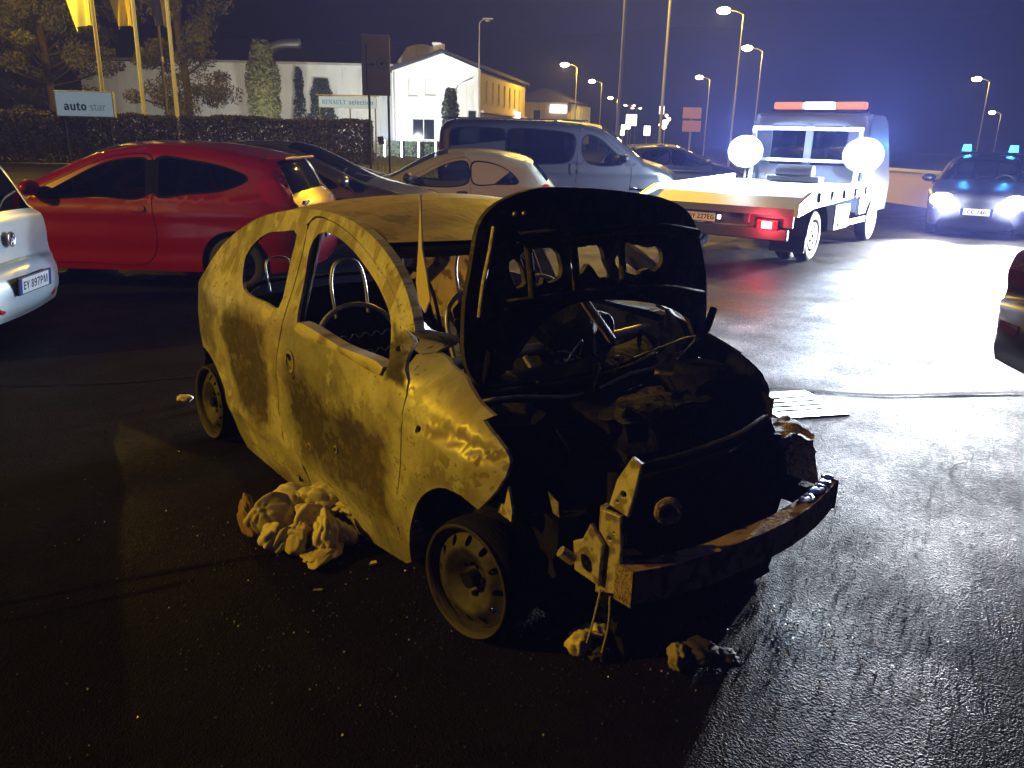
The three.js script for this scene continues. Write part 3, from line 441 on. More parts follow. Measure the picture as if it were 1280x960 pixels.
// red hatchback, nose to the left, tail towards the wreck
const redP = paint([0.20, 0.002, 0.006], 0.3);
buildCar({ name: 'red_hatchback', label: 'red three door hatchback parked between the white and the dark grey car', group: G_PARK, pos: [-4.12, 0, -9.1], ry: Math.PI - 0.03, paint: redP, half: 0.86, xf: 1.97, xr: -1.98, rcF: 0.55, rcR: 0.45, cF: 0.36, cR: 0.26, belt: 0.95, tumble: 0.42, sill: 0.22, round: 0.12,
  profile: [[1.88, 0.24, 0.06], [1.96, 0.42, 0.1], [1.93, 0.66, 0.1], [1.74, 0.83, 0.07, 1], [1.3, 0.96, 0.05, 1], [0.98, 1.03, 0.05, 1], [0.2, 1.38, 0.07, 1], [-0.35, 1.47, 0.04, 1], [-1.0, 1.455, 0.04, 1], [-1.55, 1.36, 0.05, 1], [-1.66, 1.33, 0.05, 1], [-1.84, 1.02, 0.06, 1], [-1.97, 0.82, 0.06], [-1.99, 0.5, 0.08], [-1.9, 0.26, 0.05]],
  doors: [{ poly: smooth([[0.86, 0.33], [0.9, 0.62], [0.82, 0.93], [0.42, 1.17], [0.02, 1.34], [-0.3, 1.385], [-0.42, 1.36], [-0.46, 0.95], [-0.47, 0.5], [-0.36, 0.31], [0.3, 0.29]], true, 0.06), win: smooth([[0.66, 0.955], [0.4, 1.12], [0.05, 1.285], [-0.25, 1.335], [-0.37, 1.32], [-0.4, 0.99], [0.1, 0.965]], true, 0.05), handle: [-0.3, 0.86] }],
  windows: [smooth([[-0.5, 1.0], [-0.48, 1.33], [-0.85, 1.325], [-1.25, 1.25], [-1.42, 1.17], [-1.2, 1.06], [-0.8, 1.01]], true, 0.05)], glass: M.tint, wheels: { xf: 1.22, xr: -1.27, r: 0.30, spokes: 7 }, mirror: [0.72, 0.98], cabin: [0.0, 0.5, -0.85],
  skins: [['front_bumper', 0, 3], ['bonnet', 3, 5], ['windscreen', 5, 6.4, M.glass], ['roof', 6.4, 10], ['rear_window', 10, 11, M.tint], ['tailgate', 11, 12], ['rear_bumper', 12, 14]],
  sidePatches: [{ name: 'pillar_trim', poly: [[-0.385, 0.99], [-0.365, 1.325], [-0.5, 1.335], [-0.52, 1.0]], m: M.trim, off: 0.004 }, { name: 'tail_light', poly: [[-1.52, 1.12], [-1.70, 1.16], [-1.86, 0.95], [-1.88, 0.84], [-1.72, 0.88], [-1.60, 0.98]], m: M.redLens, smooth: 1 }],
  extra: (t, W) => { plate(t, 'EB 512KN', -2.075, 0.62, 0, -Math.PI / 2); mesh('spoiler', box(0.2, 0.03, 1.05, -1.66, 1.365, 0, 0.012), redP, t); for (const z of [-1, 1]) mesh('lamp_cluster', T(box(0.05, 0.1, 0.18, 0, 0, 0, 0.02), -1.93, 0.9, z * 0.5), M.clearLens, t); } });
// dark grey hatchback behind it, nose to the right
const greyP = paint([0.05, 0.045, 0.042], 0.3);
const greyCar = { name: 'grey_hatchback', label: 'dark grey car with raked windscreen parked behind the red hatchback', group: G_PARK, pos: [-2.95, 0, -11.6], ry: 0.0, paint: greyP, half: 0.88, xf: 2.05, xr: -2.05, rcF: 0.7, rcR: 0.45, cF: 0.42, cR: 0.25, belt: 0.93, tumble: 0.42, sill: 0.22, round: 0.13,
  profile: [[1.95, 0.22, 0.06], [2.04, 0.42, 0.12], [1.98, 0.62, 0.13], [1.78, 0.76, 0.1, 1], [1.35, 0.9, 0.06, 1], [0.95, 1.0, 0.05, 1], [0.05, 1.38, 0.08, 1], [-0.45, 1.46, 0.04, 1], [-1.2, 1.42, 0.04, 1], [-1.75, 1.28, 0.05, 1], [-2.0, 0.95, 0.05, 1], [-2.06, 0.7, 0.06], [-2.05, 0.45, 0.06], [-1.95, 0.25, 0.05]],
  doors: [{ poly: smooth([[0.82, 0.32], [0.86, 0.62], [0.78, 0.93], [0.3, 1.18], [-0.1, 1.33], [-0.3, 1.36], [-0.36, 0.95], [-0.36, 0.4], [-0.25, 0.3], [0.3, 0.28]], true, 0.06), win: smooth([[0.6, 0.96], [0.3, 1.13], [-0.06, 1.28], [-0.26, 1.31], [-0.3, 0.98]], true, 0.05), handle: [-0.2, 0.85] }, { poly: smooth([[-0.4, 0.4], [-0.4, 0.95], [-0.36, 1.36], [-0.8, 1.38], [-1.2, 1.3], [-1.3, 0.95], [-1.0, 0.55], [-0.9, 0.32]], true, 0.06), win: smooth([[-0.45, 0.99], [-0.42, 1.31], [-0.8, 1.33], [-1.12, 1.26], [-1.2, 1.0]], true, 0.05), handle: [-1.1, 0.86] }],
  windows: [], glass: M.tint, wheels: { xf: 1.25, xr: -1.3, r: 0.31 }, mirror: [0.7, 0.97], cabin: [-0.1, 0.5, -0.95],
  skins: [['front_bumper', 0, 3], ['bonnet', 3, 5], ['windscreen', 5, 6.3, M.glass], ['roof', 6.3, 9], ['rear_window', 9, 10, M.tint], ['tailgate', 10, 11], ['rear_bumper', 11, 13]],
  sidePatches: [{ name: 'headlight', poly: [[1.55, 0.80], [1.80, 0.70], [1.93, 0.60], [1.80, 0.58], [1.62, 0.66]], m: M.clearLens, smooth: 1 }],
  extra: (t, W, skin) => { mesh('wiper', tube([[1.02, 1.06, -0.5], [0.9, 1.12, -0.1], [0.75, 1.2, 0.25]], 0.012, 10, 5), M.black, t); mesh('grille', skin(1.6, 2.3, -0.45, 0.45, 0.006), M.black, t); } };
buildCar(greyCar);
// rounded cream city car, nose to the left
const creamP = paint([0.42, 0.39, 0.30], 0.35);
buildCar({ name: 'cream_city_car', label: 'small rounded cream three door car parked in front of the grey van', group: G_PARK, pos: [-1.15, 0, -14.0], ry: Math.PI + 0.04, paint: creamP, half: 0.82, xf: 1.81, xr: -1.81, rcF: 0.7, rcR: 0.6, cF: 0.42, cR: 0.36, belt: 0.86, tumble: 0.46, sill: 0.2, round: 0.16,
  profile: [[1.72, 0.22, 0.06], [1.8, 0.42, 0.12], [1.72, 0.62, 0.13], [1.45, 0.78, 0.09, 1], [1.1, 0.89, 0.06, 1], [0.92, 0.95, 0.05, 1], [0.2, 1.28, 0.08, 1], [-0.25, 1.37, 0.05, 1], [-0.9, 1.345, 0.05, 1], [-1.3, 1.25, 0.06, 1], [-1.38, 1.2, 0.06, 1], [-1.62, 0.93, 0.07, 1], [-1.77, 0.72, 0.08], [-1.8, 0.45, 0.1], [-1.72, 0.24, 0.05]],
  doors: [{ poly: smooth([[0.74, 0.3], [0.78, 0.6], [0.72, 0.87], [0.35, 1.08], [0.0, 1.235], [-0.28, 1.28], [-0.36, 1.24], [-0.38, 0.85], [-0.36, 0.4], [-0.26, 0.28], [0.3, 0.26]], true, 0.06), win: smooth([[0.56, 0.885], [0.3, 1.04], [0, 1.18], [-0.24, 1.225], [-0.31, 1.2], [-0.32, 0.9]], true, 0.05), handle: [-0.24, 0.74], glass: M.glass }],
  windows: [smooth([[-0.42, 0.9], [-0.4, 1.2], [-0.6, 1.22], [-0.88, 1.15], [-1.08, 1.02], [-1.14, 0.92], [-0.8, 0.89]], true, 0.05)], glass: M.glass, handleM: M.plastic, wheels: { xf: 1.16, xr: -1.24, r: 0.28 }, mirror: [0.62, 0.9], mirrorM: M.plastic, cabin: [-0.05, 0.44, -0.85],
  skins: [['front_bumper', 0, 3], ['bonnet', 3, 5], ['windscreen', 5, 6.4, M.glass], ['roof', 6.4, 10], ['rear_window', 10, 11, M.tint], ['tailgate', 11, 12], ['rear_bumper', 12, 14, creamP]],
  sidePatches: [{ name: 'tail_light', poly: [[-1.52, 0.86], [-1.62, 0.9], [-1.7, 0.72], [-1.62, 0.66], [-1.52, 0.72]], m: M.redLens, smooth: 1 }, { name: 'bumper_corner', poly: [[-1.42, 0.26], [-1.4, 0.42], [-1.5, 0.62], [-1.74, 0.64], [-1.79, 0.45], [-1.72, 0.26]], m: M.plastic, off: 0.012, smooth: 1 }] });
// grey van, nose to the right
const vanP = paint([0.020, 0.0195, 0.023], 0.5, { clearcoat: 0.4 });
buildCar({ name: 'grey_van', label: 'grey passenger van with dark side glass behind the cream car', category: 'van', pos: [0.85, 0, -17.3], ry: -0.03, paint: vanP, half: 0.95, xf: 2.42, xr: -2.4, rcF: 0.8, rcR: 0.3, cF: 0.4, cR: 0.16, belt: 1.12, tumble: 0.2, sill: 0.25, round: 0.14, max: 0.1,
  profile: [[2.3, 0.25, 0.06], [2.4, 0.5, 0.14], [2.36, 0.8, 0.15], [2.14, 1.02, 0.1, 1], [1.85, 1.14, 0.07, 1], [1.68, 1.2, 0.06, 1], [0.92, 1.76, 0.08, 1], [0.5, 1.88, 0.04, 1], [-1.0, 1.93, 0.04, 1], [-2.15, 1.9, 0.04, 1], [-2.34, 1.8, 0.04, 1], [-2.4, 1.15, 0.04], [-2.41, 0.6, 0.05], [-2.34, 0.28, 0.04]],
  doors: [{ poly: smooth([[1.3, 0.42], [1.42, 0.8], [1.38, 1.18], [1.05, 1.5], [0.72, 1.74], [0.42, 1.78], [0.36, 1.1], [0.37, 0.5], [0.5, 0.38]], true, 0.08), win: smooth([[1.26, 1.17], [1.0, 1.45], [0.76, 1.63], [0.56, 1.68], [0.47, 1.62], [0.46, 1.3], [0.62, 1.14]], true, 0.05), handle: [0.46, 1.0], glass: M.glass }],
  windows: [smooth([[0.22, 1.2], [0.3, 1.4], [0.28, 1.66], [0.1, 1.72], [-0.95, 1.76], [-1.02, 1.72], [-1.03, 1.2], [-0.9, 1.14], [0.05, 1.14]], true, 0.06), smooth([[-1.1, 1.18], [-1.1, 1.73], [-1.2, 1.76], [-2.1, 1.74], [-2.16, 1.68], [-2.14, 1.2], [-2.05, 1.14], [-1.2, 1.14]], true, 0.06)], glass: M.tint, handleM: M.plastic, wheels: { xf: 1.5, xr: -1.55, r: 0.33 }, mirror: [1.3, 1.2], mirrorM: M.plastic, cabin: [0.55, 0.85, -0.8],
  skins: [['front_bumper', 0, 3, M.plastic], ['bonnet', 3, 5], ['windscreen', 5, 6.2, M.glass], ['roof', 6.2, 10], ['rear_window', 10.2, 11, M.tint], ['rear_door', 11, 12], ['rear_bumper', 12, 13, M.plastic]],
  sidePatches: [{ name: 'tail_light', poly: [[-2.3, 1.05], [-2.36, 1.55], [-2.39, 1.5], [-2.39, 1.05]], m: M.redLens }, { name: 'headlight', poly: [[1.95, 1.0], [2.2, 0.92], [2.32, 0.8], [2.15, 0.76], [1.98, 0.86]], m: M.clearLens, smooth: 1 }, { name: 'side_handle', poly: [[0.24, 0.94], [0.31, 0.94], [0.31, 1.14], [0.24, 1.14]], m: M.plastic, smooth: 1, off: 0.02 }],
  extra: (t) => { for (const z of [-0.72, 0.72]) { const r = mesh('roof_rail', box(2.9, 0.025, 0.03, -0.9, 1.955, z * 0.86, 0.01), M.plastic, t); } for (let i = 0; i < 6; i++) mesh('rail_foot', box(0.06, 0.04, 0.05, -2.1 + i * 0.5, 1.935, 0.62), M.plastic, t); } });
// white hatchback at the left, only its tail in view
const whiteP = paint([0.50, 0.59, 0.62], 0.3);
buildCar({ name: 'white_hatchback', label: 'glossy white hatchback with round tailgate emblem parked beside the red car', group: G_PARK, pos: [-5.66, 0, -6.0], ry: Math.PI + 0.10, paint: whiteP, half: 0.83, xf: 1.8, xr: -1.8, rcF: 0.6, rcR: 0.34, cF: 0.4, cR: 0.26, belt: 0.92, tumble: 0.40, sill: 0.22, round: 0.10,
  profile: [[1.7, 0.24, 0.06], [1.79, 0.42, 0.1], [1.74, 0.66, 0.1], [1.55, 0.82, 0.07, 1], [1.2, 0.94, 0.05, 1], [0.95, 1.02, 0.05, 1], [0.25, 1.38, 0.07, 1], [-0.3, 1.49, 0.04, 1], [-1.0, 1.46, 0.04, 1], [-1.42, 1.38, 0.04, 1], [-1.5, 1.34, 0.04, 1], [-1.66, 0.98, 0.05, 1], [-1.70, 0.9, 0.05], [-1.73, 0.62, 0.05], [-1.81, 0.56, 0.06], [-1.83, 0.36, 0.07], [-1.74, 0.22, 0.04]],
  doors: [{ poly: smooth([[0.8, 0.33], [0.84, 0.62], [0.78, 0.93], [0.4, 1.15], [0.02, 1.33], [-0.2, 1.38], [-0.28, 0.95], [-0.28, 0.45], [-0.2, 0.31]], true, 0.06), win: smooth([[0.6, 0.96], [0.36, 1.11], [0.0, 1.28], [-0.16, 1.32], [-0.22, 0.98]], true, 0.05), handle: [-0.14, 0.84] }], windows: [smooth([[-0.36, 0.98], [-0.3, 1.34], [-0.9, 1.33], [-1.2, 1.2], [-1.24, 1.0]], true, 0.05)], glass: M.tint, wheels: { xf: 1.15, xr: -1.2, r: 0.29 }, mirror: [0.66, 0.97], cabin: [-0.05, 0.48, -0.85],
  skins: [['front_bumper', 0, 3], ['bonnet', 3, 5], ['windscreen', 5, 6.4, M.glass], ['roof', 6.4, 10], ['rear_window', 10, 11, M.tint, { za: -0.94, zb: 0.94 }], ['tailgate', 11, 13], ['rear_bumper', 13, 16]],
  sidePatches: [{ name: 'tail_light', poly: [[-1.50, 0.72], [-1.56, 0.98], [-1.66, 0.96], [-1.70, 0.86], [-1.70, 0.70]], m: M.redLens }],
  extra: (t, W) => {
    plate(t, 'EY 897PM', -1.915, 0.475, 0, -Math.PI / 2, 0.1);
    const e = mesh('emblem', T(new THREE.TorusGeometry(0.052, 0.008, 8, 28), 0, 0, 0, 0, Math.PI / 2).translate(-1.79, 0.80, 0), M.chrome, t);
    mesh('emblem_strokes', merge([[-0.033, 0.028, -0.002, -0.006], [0.033, 0.028, 0.002, -0.006], [-0.044, 0.006, -0.018, -0.044], [-0.018, -0.044, 0, -0.012], [0, -0.012, 0.018, -0.044], [0.018, -0.044, 0.044, 0.006]].map(([a, b, c, d]) => tube([[-1.79, 0.80 + b, a], [-1.79, 0.80 + (b + d) / 2, (a + c) / 2], [-1.79, 0.80 + d, c]], 0.006, 3, 5))), M.chrome, e);
    mesh('emblem_disc', T(new THREE.CylinderGeometry(0.05, 0.05, 0.006, 24), -1.782, 0.80, 0, 0, 0, Math.PI / 2), M.plastic, e);
    mesh('wiper', tube([[-1.71, 0.99, 0], [-1.69, 1.08, 0.16], [-1.665, 1.13, 0.42]], 0.012, 8, 5), M.black, t);
    for (const z of [-0.45, 0.45]) mesh('fog_lamp', T(new THREE.CylinderGeometry(0.05, 0.05, 0.02, 18), -1.845, 0.345, z * 0.9, 0, 0, Math.PI / 2), M.redLens, t);
  } });
const dimLens = new THREE.MeshPhysicalMaterial({ color: lin(0.05, 0.010, 0.008), roughness: 0.15, clearcoat: 1 });
// dark car at the right edge, tail towards the wreck
const inkP = paint([0.012, 0.012, 0.014], 0.3);
buildCar({ name: 'dark_hatchback', label: 'glossy black car whose rear corner stands by the wet road seam', pos: [5.50, 0, -5.25], ry: 0.12, paint: inkP, half: 0.86, xf: 2.0, xr: -1.95, rcF: 0.6, rcR: 0.4, cF: 0.36, cR: 0.26, belt: 0.93, tumble: 0.42, sill: 0.2, round: 0.12,
  profile: [[1.88, 0.24, 0.06], [1.98, 0.42, 0.1], [1.93, 0.66, 0.1], [1.72, 0.82, 0.07, 1], [1.3, 0.95, 0.05, 1], [0.98, 1.02, 0.05, 1], [0.2, 1.38, 0.07, 1], [-0.35, 1.47, 0.04, 1], [-1.0, 1.455, 0.04, 1], [-1.45, 1.37, 0.05, 1], [-1.55, 1.33, 0.05, 1], [-1.75, 1.0, 0.06, 1], [-1.82, 0.84, 0.06], [-1.82, 0.62, 0.06], [-1.93, 0.56, 0.07], [-1.97, 0.4, 0.09], [-1.86, 0.16, 0.05]],
  doors: [{ poly: smooth([[0.86, 0.33], [0.9, 0.62], [0.82, 0.93], [0.42, 1.17], [0.02, 1.34], [-0.3, 1.385], [-0.42, 1.36], [-0.46, 0.95], [-0.47, 0.5], [-0.36, 0.31]], true, 0.06), win: smooth([[0.66, 0.955], [0.4, 1.12], [0.05, 1.285], [-0.25, 1.335], [-0.37, 1.32], [-0.4, 0.99]], true, 0.05) }],
  windows: [smooth([[-0.5, 1.0], [-0.48, 1.33], [-0.85, 1.325], [-1.2, 1.22], [-1.28, 1.05]], true, 0.05)], glass: M.tint, wheels: { xf: 1.22, xr: -1.22, r: 0.30 }, cabin: [0, 0.5, -0.85],
  skins: [['front_bumper', 0, 3], ['bonnet', 3, 5], ['windscreen', 5, 6.4, M.glass], ['roof', 6.4, 10], ['rear_window', 10, 11, M.tint], ['tailgate', 11, 13], ['rear_bumper', 13, 16]],
  sidePatches: [{ name: 'tail_light', poly: [[-1.48, 0.74], [-1.52, 0.96], [-1.70, 1.0], [-1.80, 0.84], [-1.80, 0.70]], m: dimLens, smooth: 1 }],
  extra: (t, W, skin) => { for (const s of [[-0.98, -0.6], [0.6, 0.98]]) mesh('tail_light', skin(11.2, 12.6, s[0], s[1], 0.008), dimLens, t); plate(t, 'DN 308YA', -1.935, 0.74, 0, -Math.PI / 2); for (const s of [[-0.95, -0.55], [0.55, 0.95]]) mesh('reflector', skin(14.6, 14.9, s[0], s[1], 0.006), dimLens, t); } });
// distant parked car past the van
buildCar({ ...greyCar, name: 'distant_car', label: 'distant dark parked car showing its pale roof edge past the grey van', group: undefined, pos: [4.6, 0, -24.5], ry: 0.15 });
// patrol car facing the scene, headlights and blue lights on
{
    const hd = [-0.5, 0.866], ry = Math.atan2(-hd[1], hd[0]);
  buildCar({ ...greyCar, name: 'patrol_car', label: 'dark car with headlights and two blue roof lights facing the wreck', group: undefined, pos: [8.55 - hd[0] * 1.85, 0, -15.2 - hd[1] * 1.85], ry, paint: paint([0.012, 0.013, 0.018], 0.35), glass: M.tint, sidePatches: [],
    extra: (t, W, skin) => {
      plate(t, 'CC 746', 2.16, 0.5, 0, Math.PI / 2); mesh('grille', skin(1.9, 2.7, -0.4, 0.4, 0.006), M.black, t);
      for (const s of [-1, 1]) {
        const h = mesh('headlight', new THREE.SphereGeometry(0.5, 18, 12).scale(0.24, 0.25, 0.42).translate(1.92, 0.68, s * 0.60), glow([0.95, 0.97, 1], 150), t);
        const L = new THREE.SpotLight(lin(0.92, 0.95, 1), 800, 0, 0.62, 0.7, 2); L.position.set(2.1, 0.68, s * 0.6); L.target.position.set(6.5, -0.05, s * 0.6 + 0.6); L.castShadow = true; L.shadow.radius = 4; t.add(L, L.target); const S = new THREE.PointLight(lin(0.92, 0.95, 1), 45, 0, 2); S.position.set(2.16, 0.68, s * 0.6); S.castShadow = true; S.shadow.radius = 4; t.add(S);
        const b = mesh('beacon_base', cyl(0.09, 0.09, 0.05, -0.45, 1.50, s * 0.42, 16), M.plastic, t); mesh('blue_beacon_lamp', cyl(0.085, 0.07, 0.13, -0.45, 1.55, s * 0.42, 16), glow([0.03, 0.40, 1], 9, [0.02, 0.1, 0.4]), b);
        const B = new THREE.PointLight(lin(0.05, 0.35, 1), 3, 0, 2); B.position.set(-0.45, 1.62, s * 0.42); t.add(B);
      }
      mesh('light_bar', box(0.16, 0.05, 1.1, -0.45, 1.52, 0, 0.02), M.plastic, t);
    } });
}
// ---------------------------------------------------------------- tow truck, seen from behind
{
  const t = thing('tow_truck', 'flatbed tow truck with two blazing work lights and an amber roof bar', 'tow truck', [2.75, 0, -11.45], Math.atan2(0.8, 0.6));
  const bedM = mat([0.30, 0.32, 0.36], 0.5, 0.2), chas = mat([0.02, 0.02, 0.022], 0.5), cabM = paint([0.04, 0.045, 0.06], 0.35);
  // local frame: x forwards, z to the right, rear end at x = 0
  mesh('chassis_rail', merge([-0.42, 0.42].map((z) => box(5.2, 0.2, 0.09, 2.8, 0.66, z, 0.01))), chas, t);
  mesh('flatbed', extr([[0.0, 0.80], [0.55, 0.92], [3.5, 1.0], [3.5, 0.94], [0.6, 0.84], [0.05, 0.70]], 2.26).translate(0, 0, -1.13), bedM, t);
  for (const s of [-1, 1]) {
    mesh('side_rail', extr([[0.0, 0.70], [0.0, 0.86], [0.5, 1.0], [3.5, 1.08], [3.5, 0.88], [0.6, 0.78]], 0.06).translate(0, 0, s * 1.17 - 0.03), mat([0.7, 0.71, 0.72], 0.35, 0.3), t);
    for (let i = 0; i < 5; i++) mesh('stake_pocket', box(0.08, 0.14, 0.03, 0.8 + i * 0.6, 0.92, s * 1.218), chas, t);
    mesh('mudguard', T(new THREE.CylinderGeometry(0.46, 0.46, 0.3, 20, 1, true, 0, Math.PI), 0, 0, 0, Math.PI / 2, 0, Math.PI / 2).translate(1.15, 0.38, s * 0.98), M.plastic, t);
    for (const z of [0.98, 0.72]) wheelParts(t, 1.15, s * z, 0.36, { m: M.steel, rim: 0.55 });
    wheelParts(t, 4.55, s * 0.93, 0.36, { m: M.steel, rim: 0.55 });
    mesh('tool_box', box(0.75, 0.38, 0.36, 2.35, 0.56, s * 0.94, 0.02), mat([0.45, 0.46, 0.48], 0.35, 0.5), t);
    mesh('under_run_rail', box(1.5, 0.09, 0.04, 2.9, 0.45, s * 1.12, 0.01), M.galv, t);
    mesh('mud_flap', box(0.02, 0.35, 0.5, 0.72, 0.32, s * 0.86), M.rubber, t);
    // work light on the headboard
    const wl = mesh('work_light', merge([T(new THREE.CylinderGeometry(1, 0.7, 0.14, 28), 0, 0, 0, 0, 0, Math.PI / 2).scale(1, 0.28, 0.33).translate(3.56, 1.47, s * 1.0), cyl(0.025, 0.025, 0.35, 3.6, 1.0, s * 1.0, 8)]), M.dark, t);
    mesh('work_lamp_glass', new THREE.SphereGeometry(1, 28, 16).scale(0.05, 0.25, 0.30).translate(3.49, 1.47, s * 1.0), glow([0.8, 0.9, 1], 160), wl);
    const L = new THREE.SpotLight(COOL, 1300, 0, 0.68, 1, 2); L.position.set(3.40, 1.47, s * 1.0); L.target.position.set(-2, 4.1, s * 1.0 + (s < 0 ? 2.0 : 2.6)); L.castShadow = true; L.shadow.radius = 14; t.add(L, L.target); const S = new THREE.PointLight(COOL, 165, 0, 2); S.position.set(3.38, 1.47, s * 1.0); S.castShadow = true; S.shadow.radius = 10; t.add(S); // spill round the beam
    const tl = mesh('tail_light', box(0.05, 0.14, 0.3, 0.24, 0.55, s * 0.72, 0.02), M.redLens, t); mesh('tail_lamp_glass', box(0.02, 0.10, 0.15, 0.205, 0.55, s * 0.72, 0.008), s > 0 ? glow([1, 0.10, 0.12], 9) : M.redLens, tl);
    if (s > 0) { const R = new THREE.PointLight(lin(1, 0.05, 0.07), 5, 0, 2); R.position.set(0.1, 0.55, s * 0.72); t.add(R); }
  }
  mesh('rear_bumper', box(0.12, 0.16, 2.0, 0.3, 0.42, 0, 0.02), chas, t); mesh('tail_board', box(0.05, 0.2, 2.1, 0.3, 0.62, 0, 0.01), chas, t);
  const pl = plate(t, 'DY 227EG', 0.2, 0.60, -0.25, -Math.PI / 2, 0, 'number_plate', 0.52, 0.12);
  for (const z of [-0.53, 0.03]) { const o = mesh('plate_lamp', box(0.03, 0.06, 0.05, 0.18, 0.61, z, 0.01), glow([1, 0.95, 0.85], 4), t); }
  mesh('winch', merge([T(cyl(0.12, 0.12, 0.6, 0, -0.3, 0, 16), 3.3, 1.16, 0, Math.PI / 2), box(0.3, 0.1, 0.9, 3.3, 1.05, 0, 0.02)]), chas, t);
  mesh('headboard', merge([box(0.06, 0.9, 0.06, 3.6, 1.45, -0.9), box(0.06, 0.9, 0.06, 3.6, 1.45, 0.9), box(0.06, 0.06, 1.74, 3.6, 1.87, 0), box(0.05, 0.05, 1.74, 3.6, 1.35, 0)]), M.galv, t);
  const prof = [[3.8, 0.5], [5.55, 0.5], [5.6, 0.95], [5.35, 1.35], [4.85, 2.0], [4.6, 2.1], [3.85, 2.1], [3.78, 1.9]];
  mesh('cab', merge([extr(prof, 0.05, 0.012).translate(0, 0, -0.98), extr(prof, 0.05, 0.012).translate(0, 0, 0.93), box(0.9, 0.06, 1.86, 4.25, 2.1, 0, 0.02), box(0.06, 0.75, 1.86, 3.8, 0.9, 0), box(0.06, 0.16, 1.86, 3.8, 2.0, 0), box(0.06, 0.72, 0.3, 3.8, 1.62, -0.8), box(0.06, 0.72, 0.3, 3.8, 1.62, 0.8), box(0.06, 0.72, 0.12, 3.8, 1.62, 0), box(0.08, 0.8, 1.86, 5.56, 0.9, 0, 0.02)]), cabM, t);
  for (const s of [-1, 1]) mesh('rear_cab_window', box(0.012, 0.56, 0.58, 3.8, 1.62, s * 0.36), M.glass, t);
  mesh('windscreen', T(box(0.012, 0.85, 1.8), 5.1, 1.66, 0, 0, 0, 0.63), M.glass, t);
  for (const s of [-1, 1]) mesh('seat', merge([box(0.14, 0.6, 0.5, 4.1, 1.25, s * 0.45, 0.05), box(0.1, 0.2, 0.26, 4.08, 1.68, s * 0.45, 0.04)]), M.seat, t);
  const bar = mesh('roof_light_bar', box(0.26, 0.05, 1.62, 4.15, 2.17, 0, 0.02), M.plastic, t);
  mesh('amber_lamp', box(0.2, 0.12, 0.5, 4.15, 2.26, -0.53, 0.03), glow([1, 0.26, 0.10], 1.1, [0.4, 0.15, 0.05]), bar); mesh('amber_lamp', box(0.2, 0.12, 0.5, 4.15, 2.26, 0.53, 0.03), glow([1, 0.26, 0.10], 1.1, [0.4, 0.15, 0.05]), bar); mesh('centre_lamp', box(0.2, 0.12, 0.52, 4.15, 2.26, 0, 0.03), glow([1, 0.93, 0.85], 3.5), bar);
}

